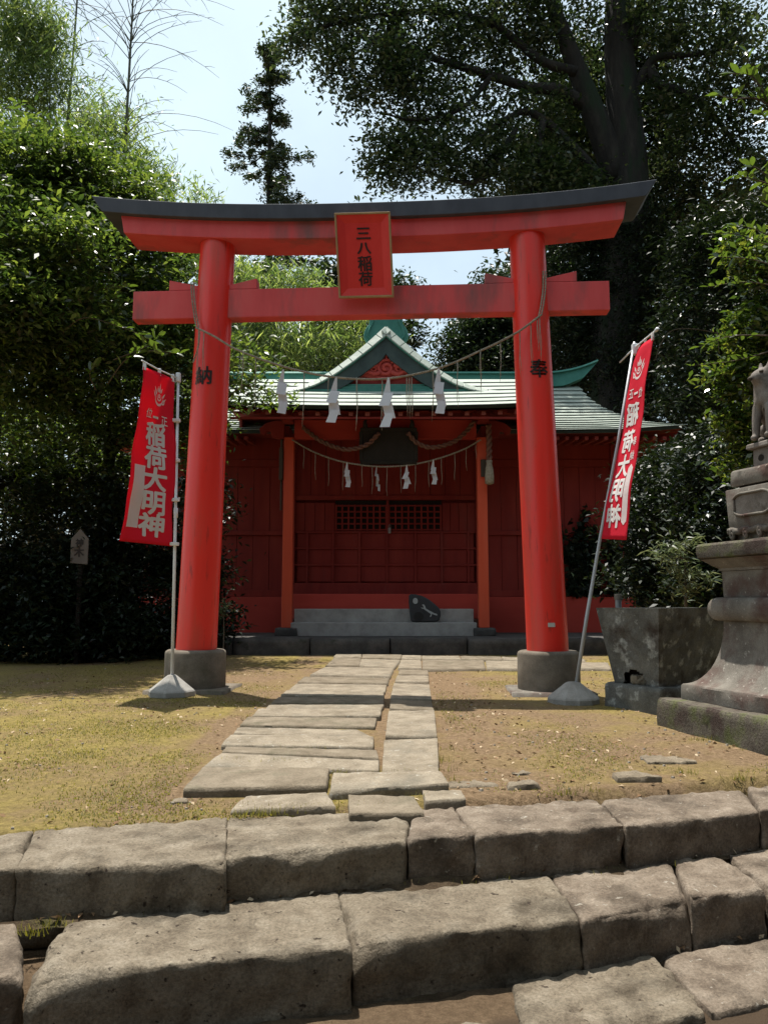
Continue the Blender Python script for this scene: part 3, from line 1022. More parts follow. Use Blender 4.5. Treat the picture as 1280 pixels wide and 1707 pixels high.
def shide_mesh(top, h, w, seed, twist=0.0, lean=0.0):
    """zigzag paper streamer: a pointed head and three folded, stepped leaves"""
    rnd = random.Random(seed)
    b = Builder()
    top = Vector(top)
    ax = Vector((math.cos(twist), math.sin(twist), 0))
    back = Vector((-math.sin(twist), math.cos(twist), 0))

    def leaf(c, y0, y1, x0, x1, x2, x3, dep, tilt):
        pts = [(x0, y0), (x1, y0), (x3, y1), (x2, y1)]
        fr = []
        for (x, y) in pts:
            fr.append(top + ax * ((x + lean * y) * w) + Vector((0, 0, -y * h)) + back * (dep + tilt * (y - y0) * h + 0.12 * w * (x - x0)))
        bk = [p + back * 0.002 for p in fr]
        c.prism(fr, bk)
    leaf(b, 0.0, 0.40, -0.05, 0.10, -0.42, 0.22, 0.0, 0.10)
    leaf(b, 0.30, 0.58, -0.30 + rnd.uniform(-.08, .08), 0.42, -0.62, 0.20, -0.012, -0.25)
    leaf(b, 0.50, 0.80, -0.42, 0.34, -0.20 + rnd.uniform(-.1, .1), 0.62, -0.024, 0.18)
    leaf(b, 0.72, 1.0, -0.16 + rnd.uniform(-.1, .1), 0.50, -0.48, 0.26, -0.036, -0.12)
    return b


RY = 8.28
rope_pts = [(-2.048, 8.420, 3.984), (-1.843, 8.360, 3.869), (-1.548, 8.330, 3.692), (-1.026, 8.300, 3.498), (-0.511, 8.280, 3.387), (0.032, 8.260, 3.368), (0.574, 8.250, 3.476), (1.019, 8.220, 3.657), (1.398, 8.180, 3.840), (1.675, 8.180, 4.044)]
rope = thing('straw_rope', 'thin straw rope slung between the two gate pillars with hanging strands', 'rope', (0.032, 8.260, 3.368))
b = Builder()
cv = sag_curve(rope_pts, 90)
twisted(b, cv, 0.0125, 3, 0.09, 5)
obj('cord', b, M['rope'], rope, smooth=True)


def rope_at(cv_, x):
    for i in range(len(cv_) - 1):
        if (cv_[i].x - x) * (cv_[i + 1].x - x) <= 0 and cv_[i].x != cv_[i + 1].x:
            return cv_[i].lerp(cv_[i + 1], (x - cv_[i].x) / (cv_[i + 1].x - cv_[i].x))
    return cv_[-1]


def strand(cv_, x, l, par, r=0.0034, mat='rope', n=2):
    p = rope_at(cv_, x)
    b_ = Builder()
    for k in range(n):
        q = [p + Vector((0.006 * (k - .5) + 0.012 * math.sin(i * 1.3 + x * 9 + k) * i / 5, 0.008 * math.sin(i + x * 5), -l * (1 - .12 * k) * i / 5)) for i in range(6)]
        b_.tube(q, [r, r, r, r * .9, r * .8, r * .5], 5)
    obj('hanging_strand', b_, M[mat], par, smooth=True)


for x, l in ((-1.515, .46), (-1.374, .55), (-0.852, .60), (-0.590, .30), (-0.288, .56), (-0.019, .56), (0.243, .44),
             (0.269, .47), (0.295, .46), (0.519, .56), (0.778, .50), (1.021, .46), (1.232, .44), (1.435, .50),
             (-1.951, .52), (-2.016, .75), (1.555, .52), (1.625, .36), (1.651, .5)):
    strand(cv, x, l, rope)
# rope lashed round each pillar, going up over the tie beam
for sgn, xs in ((-1, [(-2.122, 8.500, 4.535), (-2.098, 8.480, 4.320), (-2.063, 8.470, 4.111), (-2.029, 8.420, 3.991)]), (1, [(1.733, 8.280, 4.565), (1.726, 8.270, 4.372), (1.693, 8.220, 4.185), (1.656, 8.180, 4.031)])):
    b = Builder()
    for d in (-0.014, 0.012):
        twisted(b, sag_curve([(p[0] + d, p[1], p[2]) for p in xs], 30), 0.010, 2, 0.06, 5)
    obj('lashing', b, M['rope'], rope, smooth=True)
b = Builder()
tail = sag_curve([(-2.022, 8.420, 3.991), (-2.002, 8.400, 3.883), (-2.028, 8.420, 3.722), (-2.078, 8.450, 3.597)], 30)
twisted(b, tail, 0.010, 2, 0.06, 5)
obj('loose_end', b, M['rope'], rope, smooth=True)

for i, (p, l, wd, tw, ln) in enumerate((((-1.073, 8.270, 3.469), .49, .135, 0.5, -.15), ((-0.509, 8.250, 3.378), .50, .135, 0.1, -.3), ((0.044, 8.230, 3.366), .54, .14, -0.15, -.1), ((0.578, 8.220, 3.467), .50, .135, 0.2, .05))):
    o = obj('paper_streamer', shide_mesh(p, l, wd, i + 3, tw, ln), M['paper'], recalc=True)
    tag(o, ('large white zigzag paper streamer nearest the left gate pillar', 'large white paper streamer second from the left on the gate rope',
            'large white paper streamer hanging in front of the gable middle', 'large white paper streamer on the gate rope nearest the right pillar')[i],
        'paper streamer', 'large paper streamers on the gate rope')

# ---------------------------------------------------------------- shrine hall
XC = 0.06
shrine = thing('shrine_hall', 'red wooden shrine hall with pale green copper roof and front gable behind the gate', 'shrine', (XC, 16.0, 0.16))
PZ = 0.43


def sbox(name, x0, x1, y0, y1, z0, z1, mat, parent=shrine, bev=0.006):
    return obj(name, Builder().box(x0, x1, y0, y1, z0, z1), M[mat], parent, bev=bev)


# stone platform: a row of kerb stones with a core behind
xs = [-4.9, -3.6, -2.45, -1.2, 0.1, 1.35, 2.6, 3.9, 5.3]
for i in range(len(xs) - 1):
    bb = rough_block(Builder(), [(xs[i] + .006, 13.52), (xs[i + 1] - .006, 13.52), (xs[i + 1] - .006, 13.08), (xs[i] + .006, 13.08)], PZ - 0.01 * (i % 2), -0.05, 90 + i, seg=(6, 4, 4), rnd=0.02, amp=0.008)
    obj('platform_stone', bb, M['platform_dark'], shrine, smooth=True)
sbox('platform_core', -4.9, 5.3, 13.53, 22.5, -0.1, PZ - 0.02, 'platform_dark', bev=0)
# concrete steps between the porch posts
sbox('concrete_step', -1.68, 1.67, 14.50, 14.899, PZ - 0.03, 0.646, 'concrete_step', bev=0.012)
sbox('concrete_step', -1.66, 1.66, 14.90, 15.22, PZ - 0.03, 0.889, 'concrete_step', bev=0.012)
sbox('porch_sill', -1.9, 1.95, 15.225, 15.40, 0.70, 1.169, 'sill_red', bev=0.01)
sbox('porch_floor', -1.9, 1.95, 15.402, 16.28, 1.08, 1.163, 'shrine_red')
# foundation and body
sbox('foundation', -4.95, -1.905, 16.18, 21.2, PZ - 0.03, 1.12, 'sill_red')
sbox('foundation', 1.955, 5.065, 16.18, 21.2, PZ - 0.03, 1.12, 'sill_red')
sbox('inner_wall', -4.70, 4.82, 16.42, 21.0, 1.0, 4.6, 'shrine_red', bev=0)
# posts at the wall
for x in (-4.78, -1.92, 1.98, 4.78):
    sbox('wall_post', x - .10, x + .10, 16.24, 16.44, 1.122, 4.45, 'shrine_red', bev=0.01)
# horizontal rails
for (x0, x1) in ((-4.68, -2.02), (2.08, 4.68)):
    for z0, z1 in ((1.123, 1.26), (2.38, 2.47), (3.80, 3.95)):
        sbox('wall_rail', x0, x1, 16.28, 16.41, z0, z1, 'shrine_red')
    n = 8
    w = (x1 - x0) / n
    for i in range(n):
        for z0, z1 in ((1.262, 2.378), (2.472, 3.798)):
            bb = Builder().box(x0 + i * w + .004, x0 + (i + 1) * w - .004, 16.33 + 0.006 * (i % 2), 16.40, z0, z1)
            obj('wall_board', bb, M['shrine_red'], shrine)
    sbox('upper_wall', x0, x1, 16.30, 16.40, 3.952, 4.45, 'shrine_red')
# centre bay: stiles, rails, recessed panels, lattice doors
sbox('threshold', -1.82, 1.88, 16.24, 16.40, 1.165, 1.405, 'shrine_red')
cols_x = [-1.80, -1.57, -1.04, -0.50, 0.06, 0.64, 1.18, 1.72, 1.86]
rows_z = [1.41, 1.77, 2.11, 2.44]
b = Builder()
for x in cols_x[1:-1]:
    b.box(x - .022, x + .022, 16.275, 16.33, 1.407, 2.46)
for z in rows_z[1:]:
    b.box(-1.82, 1.88, 16.281, 16.33, z - .018, z + .018)
obj('panel_frame', b, M['shrine_red'], shrine)
for i in range(len(cols_x) - 1):
    for j in range(3):
        bb = Builder().box(cols_x[i] + .024, cols_x[i + 1] - .024, 16.315 + 0.004 * ((i + j) % 2), 16.36, rows_z[j] + .02, rows_z[j + 1] - .02)
        obj('panel', bb, M['shrine_red'], shrine, bev=0.006)
for s, x0, x1 in ((-1, -0.985, 0.045), (1, 0.105, 1.165)):
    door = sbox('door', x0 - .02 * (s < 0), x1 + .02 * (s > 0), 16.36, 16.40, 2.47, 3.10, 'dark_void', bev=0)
    lb = Builder()
    nx, nz = 8, 4
    zz0, zz1 = 2.491, 2.987
    for i in range(nx + 1):
        x = x0 + (x1 - x0) * i / nx
        lb.box(x - .017, x + .017, 16.285, 16.345, zz0 - .02, zz1 + .02)
    for j in range(nz + 1):
        z = zz0 + (zz1 - zz0) * j / nz
        lb.box(x0 - .017, x1 + .017, 16.292, 16.338, z - .015, z + .015)
    obj('lattice', lb, M['shrine_red'], door)
sbox('door_stile', 0.052, 0.098, 16.27, 16.35, 2.462, 3.10, 'shrine_red')
for x0, x1 in ((-1.82, -1.01), (1.19, 1.88)):
    for i in range(4):
        w = (x1 - x0) / 4
        obj('panel', Builder().box(x0 + i * w + .004, x0 + (i + 1) * w - .004, 16.31, 16.36, 2.465, 3.05), M['shrine_red'], shrine, bev=0.004)
sbox('door_lintel', -1.82, 1.88, 16.27, 16.36, 3.105, 3.20, 'shrine_red')
for i in range(12):
    w = 3.70 / 12
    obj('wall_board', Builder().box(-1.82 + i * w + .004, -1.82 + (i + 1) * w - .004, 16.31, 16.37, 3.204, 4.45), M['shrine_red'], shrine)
b = Builder().box(0.085, 0.145, 16.22, 16.262, 2.41, 2.53)
pad = obj('padlock', b, M['metal_grey'], shrine, bev=0.012)
b = Builder()
b.tube([(0.098, 16.24, 2.53), (0.098, 16.24, 2.575), (0.115, 16.24, 2.592), (0.132, 16.24, 2.575), (0.132, 16.24, 2.53)], 0.006, 6)
obj('shackle', b, M['metal_grey'], pad, smooth=True)

# porch posts
for px in (-1.755, 1.805):
    b = Builder()
    lo = [(px - .095, 14.505, 0.55), (px + .095, 14.505, 0.55), (px + .095, 14.695, 0.55), (px - .095, 14.695, 0.55)]
    hi = [(px - .088, 14.512, 4.05), (px + .088, 14.512, 4.05), (px + .088, 14.688, 4.05), (px - .088, 14.688, 4.05)]
    obj('porch_post', b.hexa(lo, hi), M['post_orange'], shrine, bev=0.016)
    bb = rough_block(Builder(), [(px - .2, 14.8), (px + .2, 14.8), (px + .2, 14.4), (px - .2, 14.4)], 0.555, PZ - .05, 120 + px, seg=(5, 5, 3), rnd=0.02, amp=0.006)
    obj('post_base', bb, M['platform_dark'], shrine, smooth=True)
    # bracket block over the post
    sbox('bracket', px - .17, px + .17, 14.49, 14.71, 4.40, 4.52, 'shrine_red', bev=0.02)
    sbox('bracket', px - .10, px + .10, 14.2, 14.49, 4.28, 4.40, 'shrine_red', bev=0.02)
# main porch beam with nosings
sbox('porch_beam', -1.66, 1.71, 14.53, 14.67, 4.02, 4.38, 'sill_red', bev=0.012)
for s, x0 in ((-1, -1.85), (1, 1.90)):
    prof = [(0, 4.36), (0.16, 4.37), (0.34, 4.32), (0.46, 4.22), (0.44, 4.12), (0.36, 4.10), (0.33, 4.16), (0.26, 4.17), (0.22, 4.06), (0.10, 4.02), (0, 4.03)]
    fr = [(x0 + s * x, 14.54, z) for x, z in prof]
    bk = [(x0 + s * x, 14.66, z) for x, z in prof]
    obj('beam_nosing', Builder().prism(fr, bk), M['shrine_red'], shrine, bev=0.008)
sbox('purlin', -2.75, 2.85, 14.50, 14.70, 4.522, 4.62, 'shrine_red')
for x in (-1.84, 1.89):
    sbox('tie_beam', x - .07, x + .07, 14.70, 16.28, 4.10, 4.30, 'shrine_red')


# roofs --------------------------------------------------------------
def main_roof_z(t):
    return 4.315 + (6.13 - 4.315) * (0.68 * (1 - t) + 0.32 * (1 - t) ** 2.4)


def main_roof_ring(t, dz=0.0, out=0.0):
    hx = 4.58 + (5.76 - 4.58) * t ** 1.75 + out
    yf = 18.6 - 3.40 * t - out
    yb = 18.6 + 3.40 * t + out
    z = main_roof_z(t) + dz
    up = 0.10 * t ** 3
    ring = []
    K = 10
    for i in range(K):
        s = -1 + 2 * i / K
        ring.append((XC + s * hx, yf, z + up * abs(s) ** 7))
    for i in range(4):
        s = -1 + 2 * i / 4
        ring.append((XC + hx, 18.6 + s * (yb - 18.6), z + up * abs(s) ** 5))
    for i in range(K):
        s = 1 - 2 * i / K
        ring.append((XC + s * hx, yb, z + up * abs(s) ** 7))
    for i in range(4):
        s = 1 - 2 * i / 4
        ring.append((XC - hx, 18.6 + s * (yb - 18.6), z + up * abs(s) ** 5))
    return ring


NC = 15
main_roof = obj('roof', Builder().loft([main_roof_ring(i / NC, -0.03) for i in range(NC + 1)], caps=False), M['barge_dark'], shrine)
for i in range(NC):
    t0, t1 = i / NC, (i + 1) / NC
    a = main_roof_ring(t0, 0.004)
    c = main_roof_ring(t1, 0.026, 0.03)
    d = main_roof_ring(t1, 0.013, 0.03)
    e = main_roof_ring(t0, -0.02)
    b = Builder().loft([e, a, c, d], caps=False)
    obj('roof_course', b, M['copper_pale'], main_roof)
# eave board and soffit
a, c = main_roof_ring(1.0, 0.0, 0.0), main_roof_ring(1.0, -0.05, -0.02)
soff = [(x if abs(x - XC) < 4.8 else XC + math.copysign(4.75, x - XC), min(max(y, 16.35), 20.9), 4.40) for x, y, z in a]
obj('eave_board', Builder().loft([a, c], caps=False), M['barge_dark'], main_roof)
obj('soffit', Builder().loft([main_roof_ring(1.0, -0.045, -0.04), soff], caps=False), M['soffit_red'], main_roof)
for i in range(16):
    x = 2.75 + 0.19 * i
    if x > 5.5: break
    for sx in (1, -1):
        X = XC + sx * x
        lo = [(X - .035, 15.30, 4.16), (X + .035, 15.30, 4.16), (X + .035, 16.4, 4.25), (X - .035, 16.4, 4.25)]
        obj('rafter', Builder().hexa(lo, [(p[0], p[1], p[2] + .07) for p in lo]), M['soffit_red'], main_roof)
# corner bargeboards under the hip ends
for sx in (-1, 1):
    fr = [(XC + sx * 5.70, 15.35, 4.33), (XC + sx * 5.60, 15.36, 4.20), (XC + sx * 4.72, 16.2, 3.95), (XC + sx * 4.72, 16.2, 4.36)]
    bk = [(p[0], p[1] + .08, p[2]) for p in fr]
    obj('hip_rafter', Builder().prism(fr, bk), M['soffit_red'], main_roof)

# main ridge with upturned ends
rings = []
for i in range(61):
    s = -1 + 2 * i / 60
    x = XC + s * 5.02
    lift = 0.30 * max(0, (abs(s) - 0.72) / 0.28) ** 2.2
    w = 0.16
    top = 6.46 + lift
    bot = 6.08 + lift * 0.35 + 0.12 * max(0, (abs(s) - .9) / .1)
    xb = XC + s * 4.66
    rings.append([(xb, 18.6 - w, bot), (xb, 18.6 + w, bot), (x, 18.6 + w * .8, top - .06), (x, 18.6 + w * 1.2, top - .05), (x, 18.6 + w * .9, top), (x, 18.6 - w * .9, top), (x, 18.6 - w * 1.2, top - .05), (x, 18.6 - w * .8, top - .06)])
ridge = obj('ridge', Builder().loft(rings), M['copper_teal'], main_roof)

# porch roof
PHX = 2.86


def porch_pt(s, t, dz=0.0, out=0.0):
    """s across -1..1, t from the back (0) to the eave (1)"""
    y = 15.5 - 1.9 * t - out
    z = 4.405 + 1.02 * (1 - t) ** 1.05 + 0.075 * abs(s) ** 3 * t + dz
    return (0.0 + s * (PHX + 0.05 * t), y, z)


NP = 7
K = 16
def prow(t, dz=0, out=0): return [porch_pt(-1 + 2 * k / K, t, dz, out) for k in range(K + 1)]
porch_roof = obj('roof', Builder().loft([prow(i / NP, -0.03) for i in range(NP + 1)], closed=False), M['barge_dark'], shrine)
for i in range(NP):
    t0, t1 = i / NP, (i + 1) / NP
    b = Builder().loft([prow(t0, 0.002), prow(t1, 0.013, 0.03), prow(t1, 0.004, 0.03), prow(t0, -0.028), prow(t0, 0.002)], closed=False)
    obj('roof_course', b, M['copper_pale'], porch_roof)
obj('eave_board', Builder().loft([prow(1, -0.002, -0.005), prow(1, -0.035, -0.02), prow(1, -0.035, -0.10)], closed=False), M['barge_dark'], porch_roof)
# soffit from the eave back to the wall, and the verge boards at both ends
back = [(x, 16.3, 4.62) for x, y, z in prow(1)]
obj('soffit', Builder().loft([prow(1, -0.07, -0.06), [(x, 14.6, 4.64) for x, y, z in prow(1)], back], closed=False), M['soffit_red'], porch_roof)
for s in (-1, 1):
    side = [porch_pt(s, t, 0.03) for t in (1, .75, .5, .25, 0)]
    low = [(p[0], p[1], min(p[2] - .10, 4.46 + (p[1] - 13.6) * .12)) for p in side]
    fr = side + low[::-1]
    obj('verge_board', Builder().prism(fr, [(p[0] + s * .04, p[1], p[2]) for p in fr]), M['barge_dark'], porch_roof)
# roof deck between the porch roof and the main slope
b = Builder().loft([[(x, 15.5, z - .02) for x, y, z in prow(0)], [(x, 17.75, 5.56) for x, y, z in prow(0)]], closed=False)
obj('roof_deck', b, M['copper_pale'], porch_roof)
for s in (-1, 1):
    fr = [(s * PHX, 15.5, 5.38), (s * PHX, 17.6, 5.5), (s * PHX, 16.6, 4.3), (s * PHX, 15.5, 4.4)]
    obj('side_wall', Builder().prism(fr, [(p[0] - s * .05, p[1], p[2]) for p in fr]), M['soffit_red'], porch_roof)
for i in range(19):
    x = -2.62 + 5.24 * i / 18
    dz = 0.075 * abs(x / PHX) ** 3
    lo = [(x - .04, 13.72, 4.255 + dz), (x + .04, 13.72, 4.255 + dz), (x + .04, 14.6, 4.52), (x - .04, 14.6, 4.52)]
    r = obj('rafter', Builder().hexa(lo, [(p[0], p[1], p[2] + .08) for p in lo]), M['soffit_red'], porch_roof)
    obj('rafter_end', Builder().box(x - .036, x + .036, 13.712, 13.722, 4.259 + dz, 4.331 + dz), M['rafter_end'], r)
sbox('fascia', -2.7, 2.75, 13.74, 13.80, 4.215, 4.25, 'shrine_red', bev=0)

# front gable on the porch roof
GY = 14.62
gx = 0.04
GP = [(0, 6.20), (0.32, 5.90), (0.66, 5.605), (1.00, 5.345), (1.32, 5.145), (1.62, 5.03), (1.90, 4.975), (2.14, 4.95)]
gable = obj('gable', Builder().loft(
    [[(gx + x, GY + .16, z - 0.04) for x, z in [(-a, c) for a, c in GP[::-1]] + GP[1:]],
     [(gx + x, 18.5, z - 0.04) for x, z in [(-a, c) for a, c in GP[::-1]] + GP[1:]]], closed=False), M['copper_pale'], shrine)


def gp_at(d):
    """profile point at fraction d of the slope length, with the outward normal"""
    P = [Vector((x, z)) for x, z in GP]
    seg = [(P[i + 1] - P[i]).length for i in range(len(P) - 1)]
    L = sum(seg) * d
    for i, s_ in enumerate(seg):
        if L <= s_ or i == len(seg) - 1:
            p = P[i].lerp(P[i + 1], min(1, L / s_))
            dr = (P[i + 1] - P[i]).normalized()
            return p, Vector((-dr.y, dr.x))
        L -= s_


NT = 11
for s in (-1, 1):
    for i in range(NT):
        d0, d1 = i / NT + (0.004 if i else 0), (i + 1) / NT - 0.003
        # thickness of the verge tapers towards the tail
        pr, pr2 = [], []
        for d in (d0, (d0 + d1) / 2, d1):
            p, n = gp_at(d)
            th = 0.125 * (1 - 0.6 * d)
            q0 = p + n * 0.03
            pr.append((gx + s * q0.x, q0.y))
            q1 = p - n * th
            pr2.append((gx + s * q1.x, q1.y))
        poly = pr + pr2[::-1]
        # the verge rolls over towards the front: its face slopes up and back
        up = [(x, GY + .05, z) for x, z in pr]
        lo_f = [(x, GY - .06, z) for x, z in pr2]
        lip = [(x, GY - .06, z - .022) for x, z in pr2]
        und = [(x, GY + .05, z - .03) for x, z in pr2]
        rows_ = [up, lo_f, lip, und]
        vs_ = [p for r_ in rows_ for p in r_]
        fs_ = []
        for j in range(4):
            for q in range(2):
                j2 = (j + 1) % 4
                fs_.append((j * 3 + q, j * 3 + q + 1, j2 * 3 + q + 1, j2 * 3 + q))
        fs_ += [(0, 3, 6, 9), (2, 11, 8, 5)]
        obj('verge_tile', Builder().add(vs_, fs_), M['copper_pale'], gable)
    # teal edge line under the tiles, then the dark bargeboard
    for name, a0, a1, y0, y1, mat in (('verge_edge', 0.135, 0.16, GY - .05, GY + .12, 'copper_teal'), ('bargeboard', 0.155, 0.44, GY + .0, GY + .08, 'barge_dark')):
        up, lo = [], []
        for k in range(17):
            d = k / 16
            p, n = gp_at(d)
            tp = 1 - 0.55 * d
            q = p - n * a0 * tp
            r = p - n * a1 * (tp if name == 'verge_edge' else (1 - 0.30 * d))
            up.append((gx + s * max(q.x, 0.0), q.y))
            lo.append((gx + s * max(r.x, 0.0), r.y))
        bb = Builder()
        for k in range(16):
            quad = [up[k], up[k + 1], lo[k + 1], lo[k]]
            bb.prism([(x, y0, z) for x, z in quad], [(x, y1, z) for x, z in quad])
        obj(name, bb, M[mat], gable, recalc=True)
# pediment board behind the bargeboards
fr = [(gx - 1.7, GY + .12, 4.86), (gx + 1.7, GY + .12, 4.86), (gx, GY + .12, 6.02)]
obj('pediment', Builder().prism(fr, [(x, y + .05, z) for x, y, z in fr]), M['shrine_red'], gable)
for i, (z0, z1, dy, hw) in enumerate(((4.88, 4.985, 0.0, 1.62), (4.987, 5.05, 0.04, 1.42), (5.052, 5.10, 0.07, 1.22))):
    obj('gable_base_course', Builder().box(gx - hw, gx + hw, GY + dy - .02, GY + .30, z0, z1), M['copper_teal'], gable, bev=0.008)
# carved scroll in the pediment
cb = Builder()
CY = GY + .09


def scroll(pts, r, n=6):
    cb.tube([(gx + x, CY + 0.0, 5.42 + z) for x, z in pts], r, n)


def spiral(cx, cz, r0, r1, a0, turns, n=26, sx=1):
    return [(cx + sx * (r0 + (r1 - r0) * i / n) * math.cos(a0 + turns * 2 * math.pi * i / n), cz + (r0 + (r1 - r0) * i / n) * math.sin(a0 + turns * 2 * math.pi * i / n)) for i in range(n + 1)]


scroll(spiral(0.0, 0.0, 0.17, 0.03, 1.2, 1.6), 0.036)
scroll(spiral(0.06, 0.19, 0.10, 0.02, -1.2, 1.2), 0.03)
for sx in (-1, 1):
    scroll([(sx * .10, -.08), (sx * .22, -.13), (sx * .34, -.06), (sx * .46, -.09), (sx * .58, -.14)], [.05, .05, .045, .035, .012])
    scroll([(sx * .14, .06), (sx * .24, .03), (sx * .33, .06), (sx * .40, .01), (sx * .50, -.04)], [.045, .045, .04, .03, .01])
    scroll(spiral(sx * .25, -.02, 0.09, 0.02, 0.4, 1.1, sx=sx), 0.026)
scroll([(-.09, .22), (-.02, .31), (.06, .28), (.10, .20)], [.02, .035, .035, .02])
scroll([(-.2, -.17), (-.08, -.21), (.08, -.21), (.2, -.17)], [.02, .04, .04, .02])
fr = [(gx + x, CY + .01, 5.42 + z) for x, z in ((-.55, -.13), (-.2, -.22), (.2, -.22), (.55, -.13), (.3, .04), (.12, .25), (0, .3), (-.12, .25), (-.3, .04))]
cb.prism(fr, [(x, y + .03, z) for x, y, z in fr])
obj('carved_scroll', cb, M['carving_red'], gable, smooth=True)
# ridge of the gable with its crested end piece
rb = Builder()
rb.box(gx - .10, gx + .10, GY + .42, 18.5, 6.12, 6.30)
obj('gable_ridge', rb, M['copper_teal'], gable, bev=0.02)
half = [(0.0, 6.66), (0.12, 6.66), (0.20, 6.62), (0.30, 6.64), (0.34, 6.58), (0.32, 6.48), (0.33, 6.38), (0.38, 6.32), (0.42, 6.24), (0.44, 6.14), (0.39, 6.04), (0.32, 5.98), (0.18, 5.96), (0.0, 6.05)]
outline = [(gx + x, z) for x, z in half] + [(gx - x, z) for x, z in half[1:-1][::-1]]
orn = obj('ridge_end_ornament', Builder().prism([(x, GY + .36, z) for x, z in outline], [(x, GY + .50, z) for x, z in outline]), M['copper_teal'], gable, bev=0.02)
for s in (-1, 1):
    rl = Builder().tube([(gx + s * x, GY + .352, z) for x, z in ((.12, 6.60), (.26, 6.56), (.25, 6.42), (.31, 6.30), (.36, 6.16), (.30, 6.06), (.22, 6.10))], [.012, .022, .02, .022, .024, .02, .01], 6)
    obj('crest_relief', rl, M['copper_teal'], orn, smooth=True)

# things hung at the porch ---------------------------------------------------
b = Builder().box(-0.40, 0.57, 14.60, 14.66, 3.60, 4.12)
nameboard = thing('hall_nameboard', 'dark aged name board under the porch beam behind the small streamers', 'name board', (0.085, 14.62, 3.60))
lo = [(-.39, 14.40, 3.56), (.56, 14.40, 3.56), (.56, 14.46, 3.56), (-.39, 14.46, 3.56)]
hi = [(-.40, 14.26, 4.13), (.57, 14.26, 4.13), (.57, 14.32, 4.13), (-.40, 14.32, 4.13)]
obj('board', Builder().hexa(lo, hi), M['plaque_dark'], nameboard, bev=0.008)
for (x0, x1, z0, z1) in ((-.43, .60, 4.10, 4.17), (-.43, .60, 3.52, 3.58), (-.45, -.38, 3.58, 4.10), (.55, .62, 3.58, 4.10)):
    y0 = lambda z: 14.385 - (z - 3.56) * .245
    lo = [(x0, y0(z0), z0), (x1, y0(z0), z0), (x1, y0(z0) + .1, z0), (x0, y0(z0) + .1, z0)]
    hi = [(x0, y0(z1), z1), (x1, y0(z1), z1), (x1, y0(z1) + .1, z1), (x0, y0(z1) + .1, z1)]
    obj('frame', Builder().hexa(lo, hi), M['plaque_dark'], nameboard, bev=0.01)
for s in (-1, 1):
    ob = Builder().tube([(.085 + s * .42, 14.22, 4.17), (.085 + s * .43, 14.22, 4.27), (.085 + s * .38, 14.22, 4.36)], [.05, .035, .01], 8)
    obj('finial', ob, M['plaque_dark'], nameboard, smooth=True)

for lab, pts in (('dull twisted rope swag left of the dark name board under the porch', [(-1.491, 14.420, 4.216), (-1.153, 14.360, 3.945), (-0.711, 14.320, 3.781), (-0.327, 14.260, 3.847), (-0.087, 14.200, 4.056)]),
                 ('twisted rope swag right of the dark name board under the porch', [(0.435, 14.200, 4.056), (0.599, 14.260, 3.891), (0.874, 14.300, 3.811), (1.262, 14.360, 3.923), (1.524, 14.420, 4.148), (1.662, 14.450, 4.335)])):
    o = obj('rope_swag', twisted(Builder(), sag_curve(pts, 60), 0.045, 2, 0.22, 7), M['rope_dark'], smooth=True)
    tag(o, lab, 'rope', 'twisted rope swags under the porch beam')
bell = thing('bell_rope', 'thick twisted bell rope with tassel hanging beside the right porch post', 'rope', (1.914, 14.350, 3.554))
obj('cord', twisted(Builder(), [(1.913, 14.350, 4.245), (1.920, 14.350, 3.943), (1.914, 14.350, 3.576)], 0.055, 2, 0.24, 8), M['rope_dark'], bell, smooth=True)
tb = Builder()
c = Vector((1.914, 14.350, 3.576))
tb.lathe([(.02, c.z + .02), (.06, c.z), (.05, c.z - .06), (.07, c.z - .14), (.085, c.z - .3), (.08, c.z - .42), (.03, c.z - .44)], (c.x, c.y), 14)
obj('tassel', tb, M['rope'], bell, smooth=True)

prope = thing('porch_rope', 'thin sagging rope tied between the two orange porch posts', 'rope', (0.033, 14.420, 3.477))
cv2 = sag_curve([(-1.687, 14.420, 3.980), (-1.321, 14.420, 3.767), (-0.879, 14.420, 3.600), (-0.439, 14.420, 3.511), (0.033, 14.420, 3.477), (0.549, 14.420, 3.522), (1.045, 14.420, 3.644), (1.487, 14.420, 3.812), (1.775, 14.420, 3.980)], 80)
obj('cord', twisted(Builder(), cv2, 0.018, 2, 0.1, 5), M['rope'], prope, smooth=True)
for x, l in ((508, .40), (527, .50), (549, .52), (573, .52), (604, .40), (621, .52), (645, .55), (668, .50), (692, .52), (714, .48), (735, .50), (757, .50), (776, .42), (792, .3)):
    strand(cv2, (x - 640) / 1330 * 14.75, l, prope, r=0.006, n=1)
for i, (x, l, tw) in enumerate(((579, .46, .35), (628, .46, 1.0), (677, .44, -.5), (721, .46, .15))):
    p = rope_at(cv2, (x - 640) / 1330 * 14.75)
    o = obj('paper_streamer', shide_mesh(p - Vector((0, .02, 0)), l, .125, i + 20, tw, .1), M['paper'])
    tag(o, ('small white paper streamer leftmost on the porch rope', 'narrow edge-on paper streamer second from left on the porch rope',
            'small twisted paper streamer third along the porch rope', 'small paper streamer on the porch rope nearest the right post')[i], 'paper streamer', 'small paper streamers on the porch rope')
o = sbox('post_plate', 1.775, 1.875, 14.46, 14.492, 3.30, 3.62, 'wood_dark')
cabinet = obj('grey_lantern_box', Builder().box(-1.93, -1.865, 14.5, 14.62, 3.25, 3.85), M['wood_dark'], shrine, bev=0.01)
obj('conduit', Builder().tube([(-1.90, 14.62, 4.3), (-1.90, 14.62, 3.84)], .022, 8), M['wood_dark'], shrine)
obj('conduit', Builder().tube([(-1.90, 14.62, 3.26), (-1.90, 14.62, 2.7)], .018, 8), M['wood_dark'], shrine)

